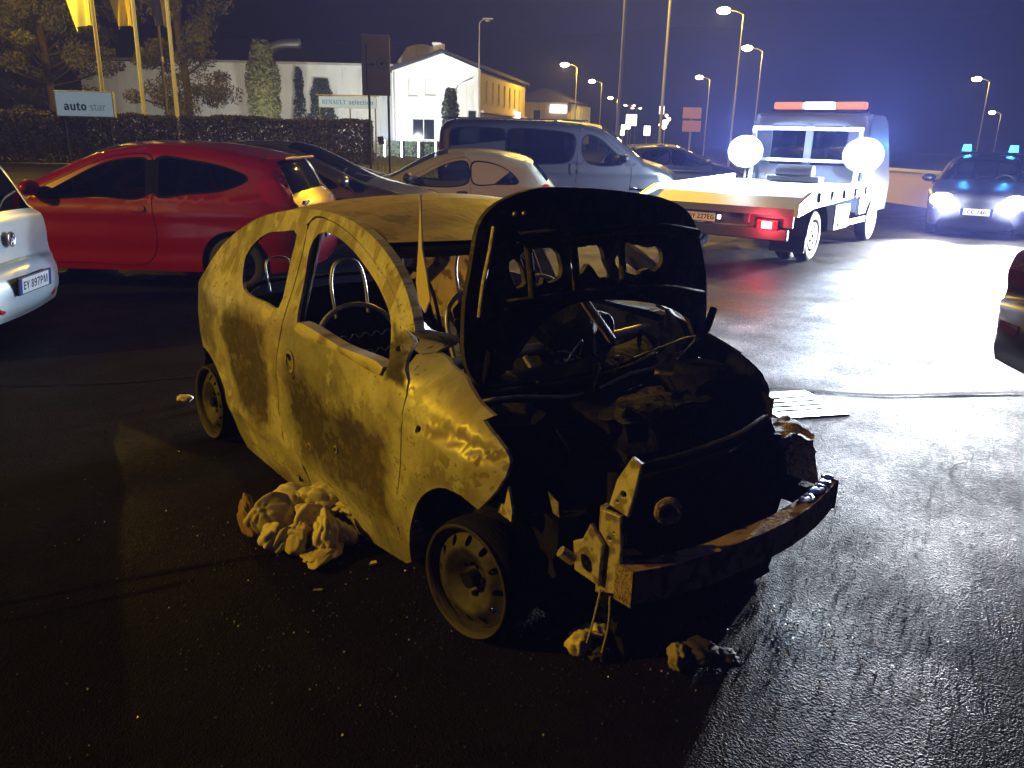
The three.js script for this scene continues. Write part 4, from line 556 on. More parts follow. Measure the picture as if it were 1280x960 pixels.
// ---------------------------------------------------------------- the burnt-out car
{
  const t = thing('burnt_car', 'burnt out small three door car with raised bonnet and melted front end', 'car', [0.451, 0, -2.855], -0.8643);
  // half-width of the shell at (x forwards from the front axle, y up)
  const W = (x, y) => {
    let w = 0.79; if (y < 0.45) w -= 0.06 * ((0.45 - y) / 0.35) ** 2; if (y > 0.72) w -= 0.10 * (y - 0.72); if (y > 0.86) w -= 0.33 * (y - 0.86);
    if (x < -2.1) w -= 0.42 * (1 - Math.sqrt(Math.max(0, 1 - Math.min(1, (-2.1 - x) / 0.75) ** 2)));
    const k = sm(-0.5, -0.3, x); if (k > 0) { const yt = 0.965 - 0.26 * Math.max(0, x + 0.45), q = (yt - y) / 0.24; if (q < 1 && y < 1.0) w -= k * 0.24 * (1 - Math.sqrt(Math.max(0, 1 - (1 - Math.max(0, q)) ** 2))) * sm(1.05, 0.93, y); }
    if (x > -0.1) w -= 0.16 * ((x + 0.1) / 0.4) ** 2;
    w += 0.012 * Math.exp(-(((y - 0.30) / 0.05) ** 2)) * sm(-0.3, -0.6, x) - 0.010 * Math.exp(-(((y - 0.50) / 0.12) ** 2));
    return w;
  };
  const dents = (x, y) => 0.016 * (fbm(x * 2.6 + 9, y * 3.4, 3, 400) - 0.5) * sm(0.95, 0.8, y) + 0.004 * Math.sin(9 * x + 6 * y + 5 * fbm(x * 3, y * 3, 2, 430)) * sm(0.9, 0.75, y) * sm(0.2, 0.35, y) + 0.0025 * (fbm(x * 14, y * 14, 2, 410) - 0.5) - 0.022 * Math.exp(-(((x + 0.02) / 0.16) ** 2) - ((y - 0.735 + 0.12 * (x + 0.2)) / 0.018) ** 2) - 0.014 * Math.exp(-(((x + 0.16) / 0.2) ** 2) - ((y - 0.70) / 0.014) ** 2);
  // scorched paint: pale silver left in places, oxidised and sooty fields with ragged edges, flaking, rust
  const inPoly = (p, x, y) => { let c = false; for (let i = 0, j = p.length - 1; i < p.length; j = i++) if ((p[i][1] > y) !== (p[j][1] > y) && x < (p[j][0] - p[i][0]) * (y - p[i][1]) / (p[j][1] - p[i][1]) + p[i][0]) c = !c; return c; };
  const edgeD = (p, x, y) => { let d = 9; for (let i = 0, j = p.length - 1; i < p.length; j = i++) { const ax = p[j][0], ay = p[j][1], bx = p[i][0] - ax, by = p[i][1] - ay, q = clamp(((x - ax) * bx + (y - ay) * by) / (bx * bx + by * by)); d = Math.min(d, Math.hypot(x - ax - q * bx, y - ay - q * by)); } return inPoly(p, x, y) ? d : -d; };
  const doorSoot = [[-1.36, 0.66], [-1.14, 0.75], [-0.98, 0.66], [-0.58, 0.64], [-0.46, 0.58], [-0.44, 0.27], [-0.66, 0.27], [-1.12, 0.30], [-1.34, 0.42]], quarterSoot = [[-1.98, 0.78], [-1.86, 0.83], [-1.5, 0.80], [-1.5, 0.34], [-1.62, 0.26], [-1.86, 0.34], [-1.98, 0.52]], quarterSoot2 = [[-2.75, 0.75], [-2.3, 0.95], [-2.05, 0.78], [-2.2, 0.55], [-2.7, 0.45]];
  const flake = [[-0.28, 0.50], [-0.2, 0.62], [-0.05, 0.70], [0.06, 0.76], [0.2, 0.7], [0.1, 0.5]];
  const TW = 1536, TH = 704, X0 = -2.9, XS = 3.3, YS = 1.5;
  const skinAt = (x, y) => {
    const a = fbm(x * 7, y * 7, 5, 500), b = fbm(x * 30, y * 30, 4, 520), c = fbm(x * 70, y * 70, 3, 540), d = fbm(x * 2.2, y * 2.2, 3, 560);
    let soot = Math.max(sm(-0.06, 0.08, edgeD(doorSoot, x, y) + (a - 0.5) * 0.17 + (b - 0.5) * 0.07), sm(-0.06, 0.06, edgeD(quarterSoot, x, y) + (a - 0.5) * 0.12 + (b - 0.5) * 0.06), 0.8 * sm(-0.05, 0.05, edgeD(quarterSoot2, x, y) + (a - 0.5) * 0.2));
    soot *= 1 - 0.75 * sm(0.03, -0.03, Math.abs(y - 0.66 - 0.06 * Math.sin(x * 5) + 0.02) - 0.035 + (b - 0.5) * 0.06) * sm(-1.15, -1.0, x) * sm(-0.5, -0.62, x);
    let fl = sm(-0.06, 0.05, edgeD(flake, x, y)) * sm(0.50, 0.545, 0.55 * a + 0.45 * b + 0.02); fl = Math.max(fl, 0.42 * sm(0.53, 0.64, 0.3 * a + 0.4 * b + 0.3 * c), 0.5 * sm(0.05, -0.03, Math.abs(edgeD(doorSoot, x, y)) - 0.04 + (b - 0.5) * 0.3), sm(0.05, -0.02, Math.abs(Math.hypot(x + 0.05, y - 0.2) - 0.345) - 0.02 + (b - 0.5) * 0.06) * (x > -0.45 && y > 0.2 ? 0.7 : 0));
    const mir = sm(-0.02, 0.02, edgeD([[-0.52, 1.02], [-0.43, 0.94], [-0.37, 0.80], [-0.48, 0.83]], x, y) + (b - 0.5) * 0.05), speck = sm(0.70, 0.76, c) * sm(0.4, 0.6, d), pil = sm(0.95, 1.0, y) * sm(0.5, 0.62, fbm(x * 22, y * 9, 4, 580)) * 0.75, streak = 0.35 * sm(0.55, 0.75, fbm(x * 40, y * 3, 3, 590)) * sm(0.9, 0.5, y);
    return { soot: clamp(Math.max(soot, mir * 0.9)), fl: clamp(fl), speck: clamp(Math.max(speck, pil)), streak, a, b, c };
  };
  const skinMap = tex(TW, TH, (u, v) => {
    const k = skinAt(X0 + u * XS, v * YS), grime = sm(0.42, 0.62, fbm((X0 + u * XS) * 3.4, v * YS * 4.2, 5, 1400)) * (0.55 + 0.9 * (k.b - 0.2)), base = 0.85 + 0.35 * (k.a - 0.5) + 0.35 * (k.b - 0.5) + 0.2 * (k.c - 0.5) - k.streak * 0.5 - 0.42 * clamp(grime); let c = [0.50 * base, 0.48 * base, 0.43 * base];
    const so = [0.022 + 0.06 * k.b * k.a, 0.017 + 0.043 * k.b * k.a, 0.012 + 0.026 * k.b * k.a], ox = [0.11 + 0.07 * k.c, 0.095 + 0.06 * k.c, 0.07 + 0.04 * k.c], ru = [0.10, 0.055, 0.03];
    c = c.map((x, i) => lerp(x, so[i], clamp(k.soot * (0.98 + 0.4 * (k.b - 0.4))))); c = c.map((x, i) => lerp(x, ox[i], k.fl * 0.85)); const rb = sm(0.56, 0.70, fbm((X0 + u * XS) * 5.5 + 3, v * YS * 5.5, 5, 1420)) * (0.4 + 0.6 * k.b), ash = sm(0.60, 0.72, fbm((X0 + u * XS) * 9, v * YS * 7 + 4, 5, 1440)) * sm(0.45, 0.6, k.b); c = c.map((x, i) => lerp(x, [0.17, 0.10, 0.055][i], rb * 0.6 * (1 - 0.8 * k.soot))); c = c.map((x, i) => lerp(x, [0.52, 0.51, 0.48][i], ash * 0.7 * (1 - 0.85 * k.soot))); c = c.map((x, i) => lerp(x, ru[i], k.speck * 0.7)); return c.map((x) => clamp(x, 0.01, 0.8));
  }, true);
  const skinRough = tex(TW / 2, TH / 2, (u, v) => { const k = skinAt(X0 + u * XS, v * YS); return clamp(0.36 + 0.14 * k.b + 0.45 * k.soot + 0.35 * k.fl + 0.3 * k.speck); }, false);
  const skinBump = tex(TW / 2, TH / 2, (u, v) => { const k = skinAt(X0 + u * XS, v * YS); return clamp(0.6 - 0.3 * k.fl - 0.12 * k.soot + 0.25 * (k.b - 0.5) + 0.2 * (k.c - 0.5)); }, false);
  const skin = mat([1, 1, 1], 1, 0.12, { map: skinMap, roughnessMap: skinRough, bumpMap: skinBump, bumpScale: 0.0025 }), uv = (x, y) => [(x - X0) / XS, y / YS];
  const charMap = tex(512, 512, (u, v) => { const a = fbm(u * 10, v * 10, 5, 600, 10), b = sm(0.58, 0.74, fbm(u * 30, v * 30, 4, 620, 30)); return [lerp(0.004 + 0.006 * a, 0.028, b * 0.3), lerp(0.0037 + 0.0055 * a, 0.017, b * 0.3), lerp(0.0037 + 0.005 * a, 0.011, b * 0.3)]; }, true), charBump = tex(512, 512, (u, v) => fbm(u * 40, v * 40, 4, 640, 40), false);
  const charM = new THREE.MeshPhysicalMaterial({ roughness: 0.85, specularIntensity: 0.25, map: charMap, bumpMap: charBump, bumpScale: 0.006 }), rustM = mat([1, 1, 1], 0.8, 0.2, { map: tex(512, 512, (u, v) => { const a = fbm(u * 8, v * 8, 5, 660, 8), b = sm(0.45, 0.65, fbm(u * 22, v * 22, 4, 680, 22)); return [lerp(0.30, 0.10, b) * (0.7 + 0.6 * a), lerp(0.22, 0.055, b) * (0.7 + 0.6 * a), lerp(0.13, 0.03, b) * (0.7 + 0.6 * a)]; }, true), bumpMap: charBump, bumpScale: 0.003 });
  const bareM = mat([1, 1, 1], 0.6, 0.35, { map: tex(512, 512, (u, v) => { const a = fbm(u * 9, v * 9, 5, 700, 9), b = sm(0.5, 0.68, fbm(u * 26, v * 26, 4, 720, 26)); return [lerp(0.42, 0.16, b) * (0.75 + 0.5 * a), lerp(0.38, 0.13, b) * (0.75 + 0.5 * a), lerp(0.31, 0.09, b) * (0.75 + 0.5 * a)]; }, true), bumpMap: charBump, bumpScale: 0.002 });
  const wire = mat([0.32, 0.30, 0.28], 0.45, 0.8);
  const arcPts = (cx, cy, r, a0, a1, n) => Array.from({ length: n + 1 }, (_, i) => { const a = lerp(a0, a1, i / n) * Math.PI / 180; return [cx + r * Math.cos(a), cy + r * Math.sin(a)]; });
  // outlines in side view
  const dwin = smooth([[-1.19, 0.875], [-1.25, 1.05], [-1.295, 1.19], [-1.262, 1.238], [-1.168, 1.25], [-1.01, 1.224], [-0.82, 1.163], [-0.684, 1.105], [-0.56, 1.03], [-0.515, 0.98], [-0.485, 0.91], [-0.47, 0.855], [-0.5, 0.845], [-0.8, 0.86], [-1.1, 0.872]], true, 0.04);
  const frameTop = [[-0.415, 0.885], [-0.425, 0.95], [-0.475, 1.025], [-0.614, 1.118], [-0.825, 1.205], [-0.99, 1.257], [-1.2, 1.296], [-1.335, 1.295], [-1.372, 1.262], [-1.35, 1.19], [-1.325, 1.06], [-1.318, 0.95], [-1.318, 0.845]];
  const doorPoly = [...smooth([[-0.36, 0.79], [-0.375, 0.836], ...frameTop, [-1.36, 0.72], [-1.395, 0.6], [-1.40, 0.46], [-1.35, 0.33], [-1.22, 0.245], [-0.9, 0.232], [-0.6, 0.235], [-0.425, 0.255], [-0.39, 0.46], [-0.372, 0.6]], true, 0.045)];
  const fenderPoly = [[-0.352, 0.785], [-0.366, 0.84], [-0.40, 0.885], [-0.40, 0.915], [-0.366, 0.925], [-0.278, 0.893], [-0.19, 0.873], [-0.12, 0.845], [-0.06, 0.822], [0.01, 0.80], [-0.01, 0.785], [0.025, 0.768], [0.07, 0.745], [0.105, 0.722], [0.132, 0.686], [0.136, 0.648], [0.115, 0.60], [0.078, 0.549], [0.044, 0.509], [0.0, 0.526], ...smooth([[-0.028, 0.535], [-0.11, 0.532], [-0.188, 0.500], [-0.255, 0.441], [-0.305, 0.347], [-0.345, 0.26], [-0.376, 0.19]], false, 0.04), [-0.40, 0.11], [-0.435, 0.085], [-0.43, 0.2], [-0.418, 0.255], [-0.383, 0.46], [-0.365, 0.6]];
  const railPoly = [[-0.36, 0.925], [-0.352, 0.95], [-0.36, 0.99], [-0.415, 1.055], [-0.555, 1.158], [-0.745, 1.245], [-0.925, 1.297], [-1.128, 1.326], [-1.373, 1.330], [-1.42, 1.326], [-1.40, 1.27], [-1.378, 1.264], [-1.34, 1.302], [-1.2, 1.303], [-0.988, 1.264], [-0.822, 1.212], [-0.61, 1.125], [-0.47, 1.032], [-0.418, 0.955], [-0.406, 0.92]];
  const qwin = smooth([[-1.884, 1.074], [-1.83, 1.144], [-1.744, 1.191], [-1.6, 1.215], [-1.455, 1.222], [-1.43, 1.12], [-1.402, 1.016], [-1.385, 0.925], [-1.42, 0.905], [-1.516, 0.911], [-1.773, 0.925], [-1.84, 0.967]], true, 0.045);
  const quarterPoly = [...smooth([[-1.325, 0.85], [-1.325, 0.95], [-1.332, 1.06], [-1.358, 1.19], [-1.382, 1.262]], false, 0.05), [-1.405, 1.272], [-1.42, 1.326], ...smooth([[-1.45, 1.325], [-1.65, 1.30], [-1.88, 1.25], [-2.05, 1.18], [-2.2, 1.09], [-2.36, 0.95], [-2.5, 0.83], [-2.6, 0.76], [-2.69, 0.66], [-2.74, 0.58], [-2.79, 0.5], [-2.8, 0.43], [-2.74, 0.37], [-2.66, 0.36]], false, 0.05), ...arcPts(-2.34, 0.20, 0.325, 150, 8, 12), [-2.0, 0.12], [-1.98, 0.06], [-1.9, 0.05], [-1.86, 0.13], [-1.42, 0.13], [-1.2, 0.14], [-1.22, 0.237], [-1.358, 0.325], [-1.408, 0.46], [-1.403, 0.6], [-1.367, 0.72]];
  const sillPoly = [[-2.0, 0.06], [-1.9, 0.045], [-1.706, 0.034], [-1.208, 0.02], [-0.84, 0.03], [-0.45, 0.075], [-0.405, 0.105], [-0.425, 0.2], [-0.43, 0.248], [-0.6, 0.228], [-0.9, 0.225], [-1.19, 0.232], [-1.19, 0.135], [-1.42, 0.124], [-1.86, 0.122]];
  const hole = (x, y, r, n = 12) => ring(r, n, x, y);
  for (const sg of [1, -1]) {
    const o = { sgn: sg, max: 0.04, uv: sg > 0 ? uv : (x, y) => [x * 0.9, y * 0.9], bump: dents, thick: 0.014 }, m = sg > 0 ? skin : rustM, lab = (s) => (sg > 0 ? s : undefined);
    mesh('front_wing', panel(fenderPoly, [hole(-0.271, 0.692, 0.014)], W, o), sg > 0 ? skin : charM, t, lab('scorched silver front wing with flaking paint and a torn leading edge'));
    const d = mesh('door', panel(doorPoly, [dwin, hole(-1.232, 0.735, 0.02), hole(-1.205, 0.645, 0.009, 8), hole(-0.455, 0.93, 0.012, 8)], W, o), m, t, lab('scorched door without glass, sooty in its lower half'));
    mesh('handle_recess', T(new THREE.TorusGeometry(0.035, 0.007, 6, 20), 0, 0, 0).scale(1, 1.2, 0.5).translate(-1.228, 0.712, sg * (W(-1.228, 0.712) + 0.003)), m, d);
    mesh('window_channel', panel(smooth([[-1.185, 0.862], [-0.8, 0.848], [-0.48, 0.838], [-0.48, 0.862], [-0.8, 0.872], [-1.19, 0.886]], true, 0.05), [], W, { ...o, off: 0.010, thick: 0.05, bump: undefined }), sg > 0 ? bareM : charM, d);
    for (const [x, y] of [[-1.095, 0.366], [-0.864, 0.427]]) mesh('trim_clip_hole', new THREE.TorusGeometry(0.014, 0.004, 5, 14).translate(x, y, sg * (W(x, y) + 0.002)), m, d);
    mesh('quarter_panel', panel(quarterPoly, [qwin], W, o), m, t, lab('scorched rear quarter panel with an empty window opening'));
    mesh('roof_rail', panel(smooth(railPoly, true, 0.03), [], W, { ...o, off: 0.006, thick: 0.04 }), sg > 0 ? skin : rustM, t);
    mesh('sill', panel(sillPoly, [], W, { ...o, thick: 0.1 }), m, t);
    mesh('door_pillar', tube([[-1.30, 0.12, sg * 0.72], [-1.34, 0.8, sg * 0.70], [-1.345, 1.05, sg * 0.63], [-1.36, 1.27, sg * 0.56]], 0.03, 14, 6), charM, t);
  }
  // roof skin with a dent, header rail and cross bows
  const yR = (x) => { const p = [[-0.5, 1.20], [-0.62, 1.222], [-0.8, 1.252], [-0.93, 1.288], [-1.0, 1.305], [-1.13, 1.324], [-1.37, 1.328], [-1.65, 1.298], [-1.88, 1.25], [-2.06, 1.175]]; for (let i = 1; i < p.length; i++) if (x >= p[i][0]) return lerp(p[i][1], p[i - 1][1], (x - p[i][0]) / (p[i - 1][0] - p[i][0])); return 1.175; };
  const roofSkin = mat([1, 1, 1], 0.62, 0.1, { map: tex(512, 512, (u, v) => { const a = fbm(u * 5, v * 5, 5, 1660, 5), b = fbm(u * 40, v * 40, 4, 1680, 40), c = sm(0.6, 0.72, fbm(u * 16, v * 16, 4, 1690, 16)); const k = (0.75 + 0.35 * a + 0.25 * (b - 0.5)) * (1 - 0.35 * c); return [0.33 * k, 0.255 * k, 0.165 * k]; }, true), bumpMap: charBump, bumpScale: 0.0015 });
  mesh('roof', grid(60, 50, (u, v) => { const z = lerp(-1, 1, v), x = lerp(-0.56 - 0.24 * z * z, -2.06, u), w = W(x, yR(x)) - 0.002, e = 1 - Math.abs(z) ** 2.4; return [x, yR(x) + 0.052 * e + 0.010 * (fbm(x * 4, z * 3, 3, 800) - 0.5) * e - 0.028 * Math.exp(-(((x + 0.98) / 0.06) ** 2) - ((z + 0.42) / 0.10) ** 2), w * z]; }, (u, v) => [u * 1.2, v * 1.2]), roofSkin, t, 'bare rusty roof skin with a dent');
  mesh('roof_lining', grid(20, 20, (u, v) => { const z = lerp(-1, 1, v), x = lerp(-0.58 - 0.24 * z * z, -2.05, u), w = W(x, yR(x)) - 0.02; return [x, yR(x) + 0.05 * (1 - Math.abs(z) ** 2.4) - 0.03, w * z]; }), charM, t);
  mesh('windscreen_header', tube([[-0.81, 1.215, 0.59], [-0.68, 1.225, 0.4], [-0.60, 1.235, 0.2], [-0.575, 1.24, 0], [-0.60, 1.235, -0.2], [-0.68, 1.225, -0.4], [-0.81, 1.215, -0.59]], 0.026, 24, 6), charM, t);
  for (const x of [-1.36, -1.75]) mesh('roof_bow', tube([[x, yR(x) - 0.03, 0.58], [x, yR(x) + 0.005, 0], [x, yR(x) - 0.03, -0.58]], 0.022, 16, 6), charM, t);
  mesh('tailgate_frame', tube([[-2.06, 1.17, 0.56], [-2.45, 0.83, 0.62], [-2.68, 0.62, 0.55], [-2.74, 0.5, 0], [-2.68, 0.62, -0.55], [-2.45, 0.83, -0.62], [-2.06, 1.17, -0.56]], 0.03, 40, 6), charM, t);
  mesh('rear_bumper', grid(24, 10, (u, v) => { const z = lerp(-1, 1, u), y = lerp(0.26, 0.62, v), x = -2.78 + 0.06 * z * z + 0.05 * Math.abs(v - 0.5); return [x + 0.012 * (fbm(u * 8, v * 5, 3, 820) - 0.5), y, z * W(-2.74, y)]; }), bareM, t);
  mesh('floor_pan', box(2.5, 0.05, 1.34, -1.5, 0.13, 0, 0.02), charM, t);
  mesh('firewall', merge([box(0.05, 0.62, 1.34, -0.46, 0.44, 0, 0.02), T(box(0.05, 0.36, 1.3), -0.62, 0.26, 0, 0, 0, 0.9)]), charM, t);
  mesh('rear_bulkhead', merge([box(0.06, 0.5, 1.2, -2.3, 0.42, 0, 0.02), box(0.5, 0.06, 1.1, -2.45, 0.34, 0, 0.02)]), charM, t);
  // cowl under the missing windscreen
  const cowlX = (z) => -0.20 - 0.16 * (z / 0.6) ** 2;
  mesh('cowl', merge([grid(40, 6, (u, v) => { const z = lerp(-0.62, 0.62, u); return [cowlX(z) - 0.02 - v * 0.16, 0.775 + 0.02 * Math.sin(v * 3) + 0.01 * (fbm(u * 12, v * 4, 2, 830) - 0.5), z]; }), tube(Array.from({ length: 13 }, (_, i) => { const z = lerp(0.58, -0.62, i / 12); return [cowlX(z), 0.755, z]; }), 0.016, 40, 6)]), charM, t);
  mesh('cowl_edge', tube(Array.from({ length: 13 }, (_, i) => { const z = lerp(0.55, -0.58, i / 12); return [cowlX(z) + 0.03, 0.725 + 0.015 * Math.sin(i), z]; }), 0.009, 40, 6), bareM, t);
  mesh('dash_beam', tube([[-0.52, 0.80, 0.68], [-0.5, 0.82, 0.3], [-0.5, 0.80, -0.3], [-0.52, 0.80, -0.68]], 0.028, 20, 8), wire, t);
  mesh('steering_column', merge([tube([[-0.5, 0.78, -0.33], [-0.72, 0.84, -0.33], [-0.84, 0.88, -0.33]], 0.02, 8, 7), T(new THREE.TorusGeometry(0.165, 0.009, 7, 30), 0, 0, 0, 0, Math.PI / 2, 0.5).translate(-0.84, 0.88, -0.33)]), wire, t);
  for (let i = 0; i < 9; i++) { const z = lerp(0.56, -0.5, i / 8) + rr(-0.04, 0.04), x = -0.42 + rr(-0.06, 0.05); mesh('bent_bracket', tube([[x, 0.62, z], [x + rr(-0.02, 0.05), 0.72, z + rr(-0.02, 0.02)], [x + rr(-0.04, 0.04), 0.78 + rr(0, 0.12), z + rr(-0.05, 0.05)]], rr(0.006, 0.014), 8, 5), i % 3 ? charM : bareM, t); }
  for (let i = 0; i < 10; i++) { const z = rr(-0.5, 0.5), x = rr(-0.5, -0.1); mesh('wire', tube([[x, 0.79, z], [x + rr(-0.1, 0.1), 0.80 + rr(-0.03, 0.08), z + rr(-0.12, 0.12)], [x + rr(-0.15, 0.2), 0.78, z + rr(-0.25, 0.25)]], 0.004, 12, 5), i % 2 ? wire : charM, t); }
  mesh('heater_box', merge([box(0.26, 0.3, 0.42, -0.56, 0.78, -0.18, 0.06), T(new THREE.IcosahedronGeometry(0.14, 2), -0.5, 0.9, -0.12)].map((g) => { const p = g.attributes.position; for (let i = 0; i < p.count; i++) { const q = 0.05 * (n3(p.getX(i) * 9, p.getY(i) * 9, p.getZ(i) * 9, 840) - 0.5); p.setXYZ(i, p.getX(i) + q, p.getY(i) + q, p.getZ(i) + q); } g.computeVertexNormals(); return g; })), charM, t);
  // seats: bare hoops, shells and springs
  for (const z of [0.36, -0.36]) {
    const bx = -1.30, s = mesh('seat_frame', merge([tube([[bx + 0.12, 0.32, z - 0.21], [bx - 0.05, 0.62, z - 0.22], [bx - 0.12, 0.78, z - 0.19], [bx - 0.15, 0.86, z - 0.08], [bx - 0.15, 0.86, z + 0.08], [bx - 0.12, 0.78, z + 0.19], [bx - 0.05, 0.62, z + 0.22], [bx + 0.12, 0.32, z + 0.21]], 0.013, 40, 7), tube([[bx + 0.5, 0.30, z - 0.22], [bx + 0.1, 0.30, z - 0.22]], 0.013, 6, 6), tube([[bx + 0.5, 0.30, z + 0.22], [bx + 0.1, 0.30, z + 0.22]], 0.013, 6, 6), tube([[bx + 0.5, 0.30, z - 0.22], [bx + 0.52, 0.31, z], [bx + 0.5, 0.30, z + 0.22]], 0.013, 8, 6)]), wire, t);
    mesh('headrest_hoop', tube([[bx - 0.15, 0.80, z - 0.085], [bx - 0.19, 1.0, z - 0.085], [bx - 0.20, 1.07, z - 0.05], [bx - 0.20, 1.07, z + 0.05], [bx - 0.19, 1.0, z + 0.085], [bx - 0.15, 0.80, z + 0.085]], 0.0075, 40, 7), wire, s);
    mesh('seat_back', grid(10, 12, (u, v) => { const q = lerp(-1, 1, u), hh = lerp(0.30, 0.84, v); return [bx + 0.06 - 0.38 * (hh - 0.3) + 0.03 * q * q, hh - 0.05 * q * q * v, z + 0.19 * q * (1 - 0.15 * v)]; }), charM, s);
    for (let i = 0; i < 6; i++) { const hh = 0.36 + i * 0.075; mesh('spring', tube(Array.from({ length: 13 }, (_, k) => [bx + 0.075 - 0.38 * (hh - 0.3), hh + 0.012 * (k % 2 ? 1 : -1), z - 0.18 + k * 0.03]), 0.0035, 30, 5), wire, s); }
    mesh('seat_pan', box(0.44, 0.05, 0.42, bx + 0.32, 0.27, z, 0.02), charM, s);
  }
  mesh('rear_seat_frame', merge([grid(16, 8, (u, v) => [-2.02 - 0.22 * v, 0.36 + 0.46 * v - 0.05 * Math.abs(u - 0.5), lerp(-0.58, 0.58, u)]), tube([[-2.0, 0.36, 0.58], [-2.22, 0.83, 0.55], [-2.24, 0.87, 0.1], [-2.24, 0.87, -0.1], [-2.22, 0.83, -0.55], [-2.0, 0.36, -0.58]], 0.012, 40, 6)]), charM, t);
  for (const z of [0.36, -0.36]) mesh('rear_headrest_hoop', tube([[-2.22, 0.82, z - 0.07], [-2.26, 0.98, z - 0.06], [-2.26, 0.98, z + 0.06], [-2.22, 0.82, z + 0.07]], 0.006, 20, 6), wire, t);
  mesh('belt_strip', box(0.05, 0.14, 0.012, -1.33, 1.1, -0.6), bareM, t);
  // the sliver left of the windscreen, standing in its frame
  mesh('glass_shard', extr([[0, 0], [0.03, 0.05], [0.012, 0.14], [-0.01, 0.22], [-0.016, 0.40], [-0.03, 0.22], [-0.044, 0.1], [-0.03, 0.03]], 0.006).rotateY(0.1).translate(-0.40, 1.06, 0.655), mat([0.55, 0.46, 0.34], 0.7), t);
  // raised bonnet, seen from its inner side, with burnt-through openings
  const hoodOut = smooth([[-0.60, 0.86], [-0.62, 1.07], [-0.56, 1.25], [-0.47, 1.37], [-0.30, 1.435], [-0.06, 1.47], [0.2, 1.49], [0.36, 1.49], [0.47, 1.465], [0.545, 1.43], [0.59, 1.38], [0.625, 1.25], [0.66, 1.10], [0.66, 0.92], [0.6, 0.84], [0.5, 0.90], [0.38, 1.02], [0.24, 1.085], [0.1, 1.09], [-0.13, 1.06], [-0.33, 1.01], [-0.46, 0.95], [-0.53, 0.86]], true, 0.035);
  const rag = (p, k = 0.012) => smooth(p, true, 0.02).map(([a, b]) => [a + k * (fbm(a * 60, b * 60, 2, 850) - 0.5), b + k * (fbm(a * 60, b * 60, 2, 860) - 0.5)]);
  const hHoles = [rag([[0.488, 1.235], [0.475, 1.265], [0.455, 1.262], [0.425, 1.18], [0.445, 1.165], [0.475, 1.185]]), rag([[0.44, 1.275], [0.42, 1.29], [0.35, 1.295], [0.285, 1.282], [0.268, 1.24], [0.272, 1.19], [0.31, 1.172], [0.335, 1.178], [0.345, 1.20], [0.36, 1.17], [0.395, 1.168]]), rag([[0.225, 1.26], [0.21, 1.28], [0.14, 1.288], [0.075, 1.28], [0.055, 1.23], [0.03, 1.175], [0.09, 1.172], [0.11, 1.20], [0.14, 1.225], [0.165, 1.205], [0.18, 1.19], [0.222, 1.195]]), rag([[-0.005, 1.25], [-0.04, 1.282], [-0.14, 1.272], [-0.19, 1.258], [-0.235, 1.262], [-0.275, 1.24], [-0.28, 1.195], [-0.235, 1.165], [-0.165, 1.18], [-0.12, 1.162], [-0.06, 1.178], [0.0, 1.215]])];
  const hoodX = (z, y) => -0.10 - 0.10 * (y - 1.0) - 0.05 * (z / 0.6) ** 2 + 0.012 * (fbm(z * 5, y * 5, 3, 870) - 0.5);
  const hg = panel(hoodOut, hHoles, (a, b) => hoodX(a, b), { thick: 0.02, max: 0.035 }); // outline runs over (z, y); turned so that its bulge faces forwards
  { const p = hg.attributes.position, n = hg.attributes.normal; for (let i = 0; i < p.count; i++) { const a = p.getX(i), c = p.getZ(i); p.setX(i, c); p.setZ(i, a); const na = n.getX(i), nc = n.getZ(i); n.setX(i, nc); n.setZ(i, na); } const ix = hg.index; for (let i = 0; i < ix.count; i += 3) { const q = ix.getX(i + 1); ix.setX(i + 1, ix.getX(i + 2)); ix.setX(i + 2, q); } }
  const hoodM = new THREE.MeshPhysicalMaterial({ roughness: 0.8, specularIntensity: 0.4, map: tex(512, 512, (u, v) => { const a = fbm(u * 9, v * 9, 5, 1900, 9), b = sm(0.52, 0.68, fbm(u * 24, v * 24, 4, 1920, 24)); return [0.022 + 0.022 * a + 0.05 * b, 0.021 + 0.02 * a + 0.036 * b, 0.02 + 0.019 * a + 0.026 * b]; }, true), bumpMap: charBump, bumpScale: 0.004 });
  const hood = mesh('bonnet', hg, hoodM, t, 'raised charred bonnet with holes burnt through its inner frame');
  mesh('bonnet_edge', tube([[-0.115, 1.38, 0.585], [-0.11, 1.30, 0.605], [-0.10, 1.2, 0.638], [-0.095, 1.1, 0.655]], 0.008, 20, 6), bareM, hood);
  mesh('bonnet_rib', merge([tube([[-0.1, 1.34, 0.5], [-0.09, 1.345, 0.2], [-0.09, 1.335, -0.2], [-0.11, 1.30, -0.45]], 0.02, 30, 6), tube([[-0.08, 1.13, 0.56], [-0.075, 1.13, 0.2], [-0.075, 1.10, -0.25], [-0.09, 1.05, -0.5]], 0.018, 30, 6), ...[0.455, 0.25, 0.012].map((z) => tube([[-0.095, 1.34, z + 0.01], [-0.08, 1.23, z], [-0.078, 1.13, z - 0.01]], 0.014, 10, 6))]), hoodM, hood);
  mesh('hinge_bar', tube([[-0.3, 0.86, -0.2], [-0.25, 1.15, 0.1], [-0.2, 1.29, 0.2]], 0.018, 10, 6), rustM, hood); for (const z of [0.50, 0.46]) mesh('latch_bolt', new THREE.SphereGeometry(0.009, 8, 6).translate(-0.115, 1.415, z), wire, hood);
  for (const z of [0.6, -0.6]) mesh('bonnet_hinge', tube([[-0.24, 0.78, z], [-0.14, 0.86, z], [-0.1, 0.98, z]], 0.016, 8, 6), charM, hood);
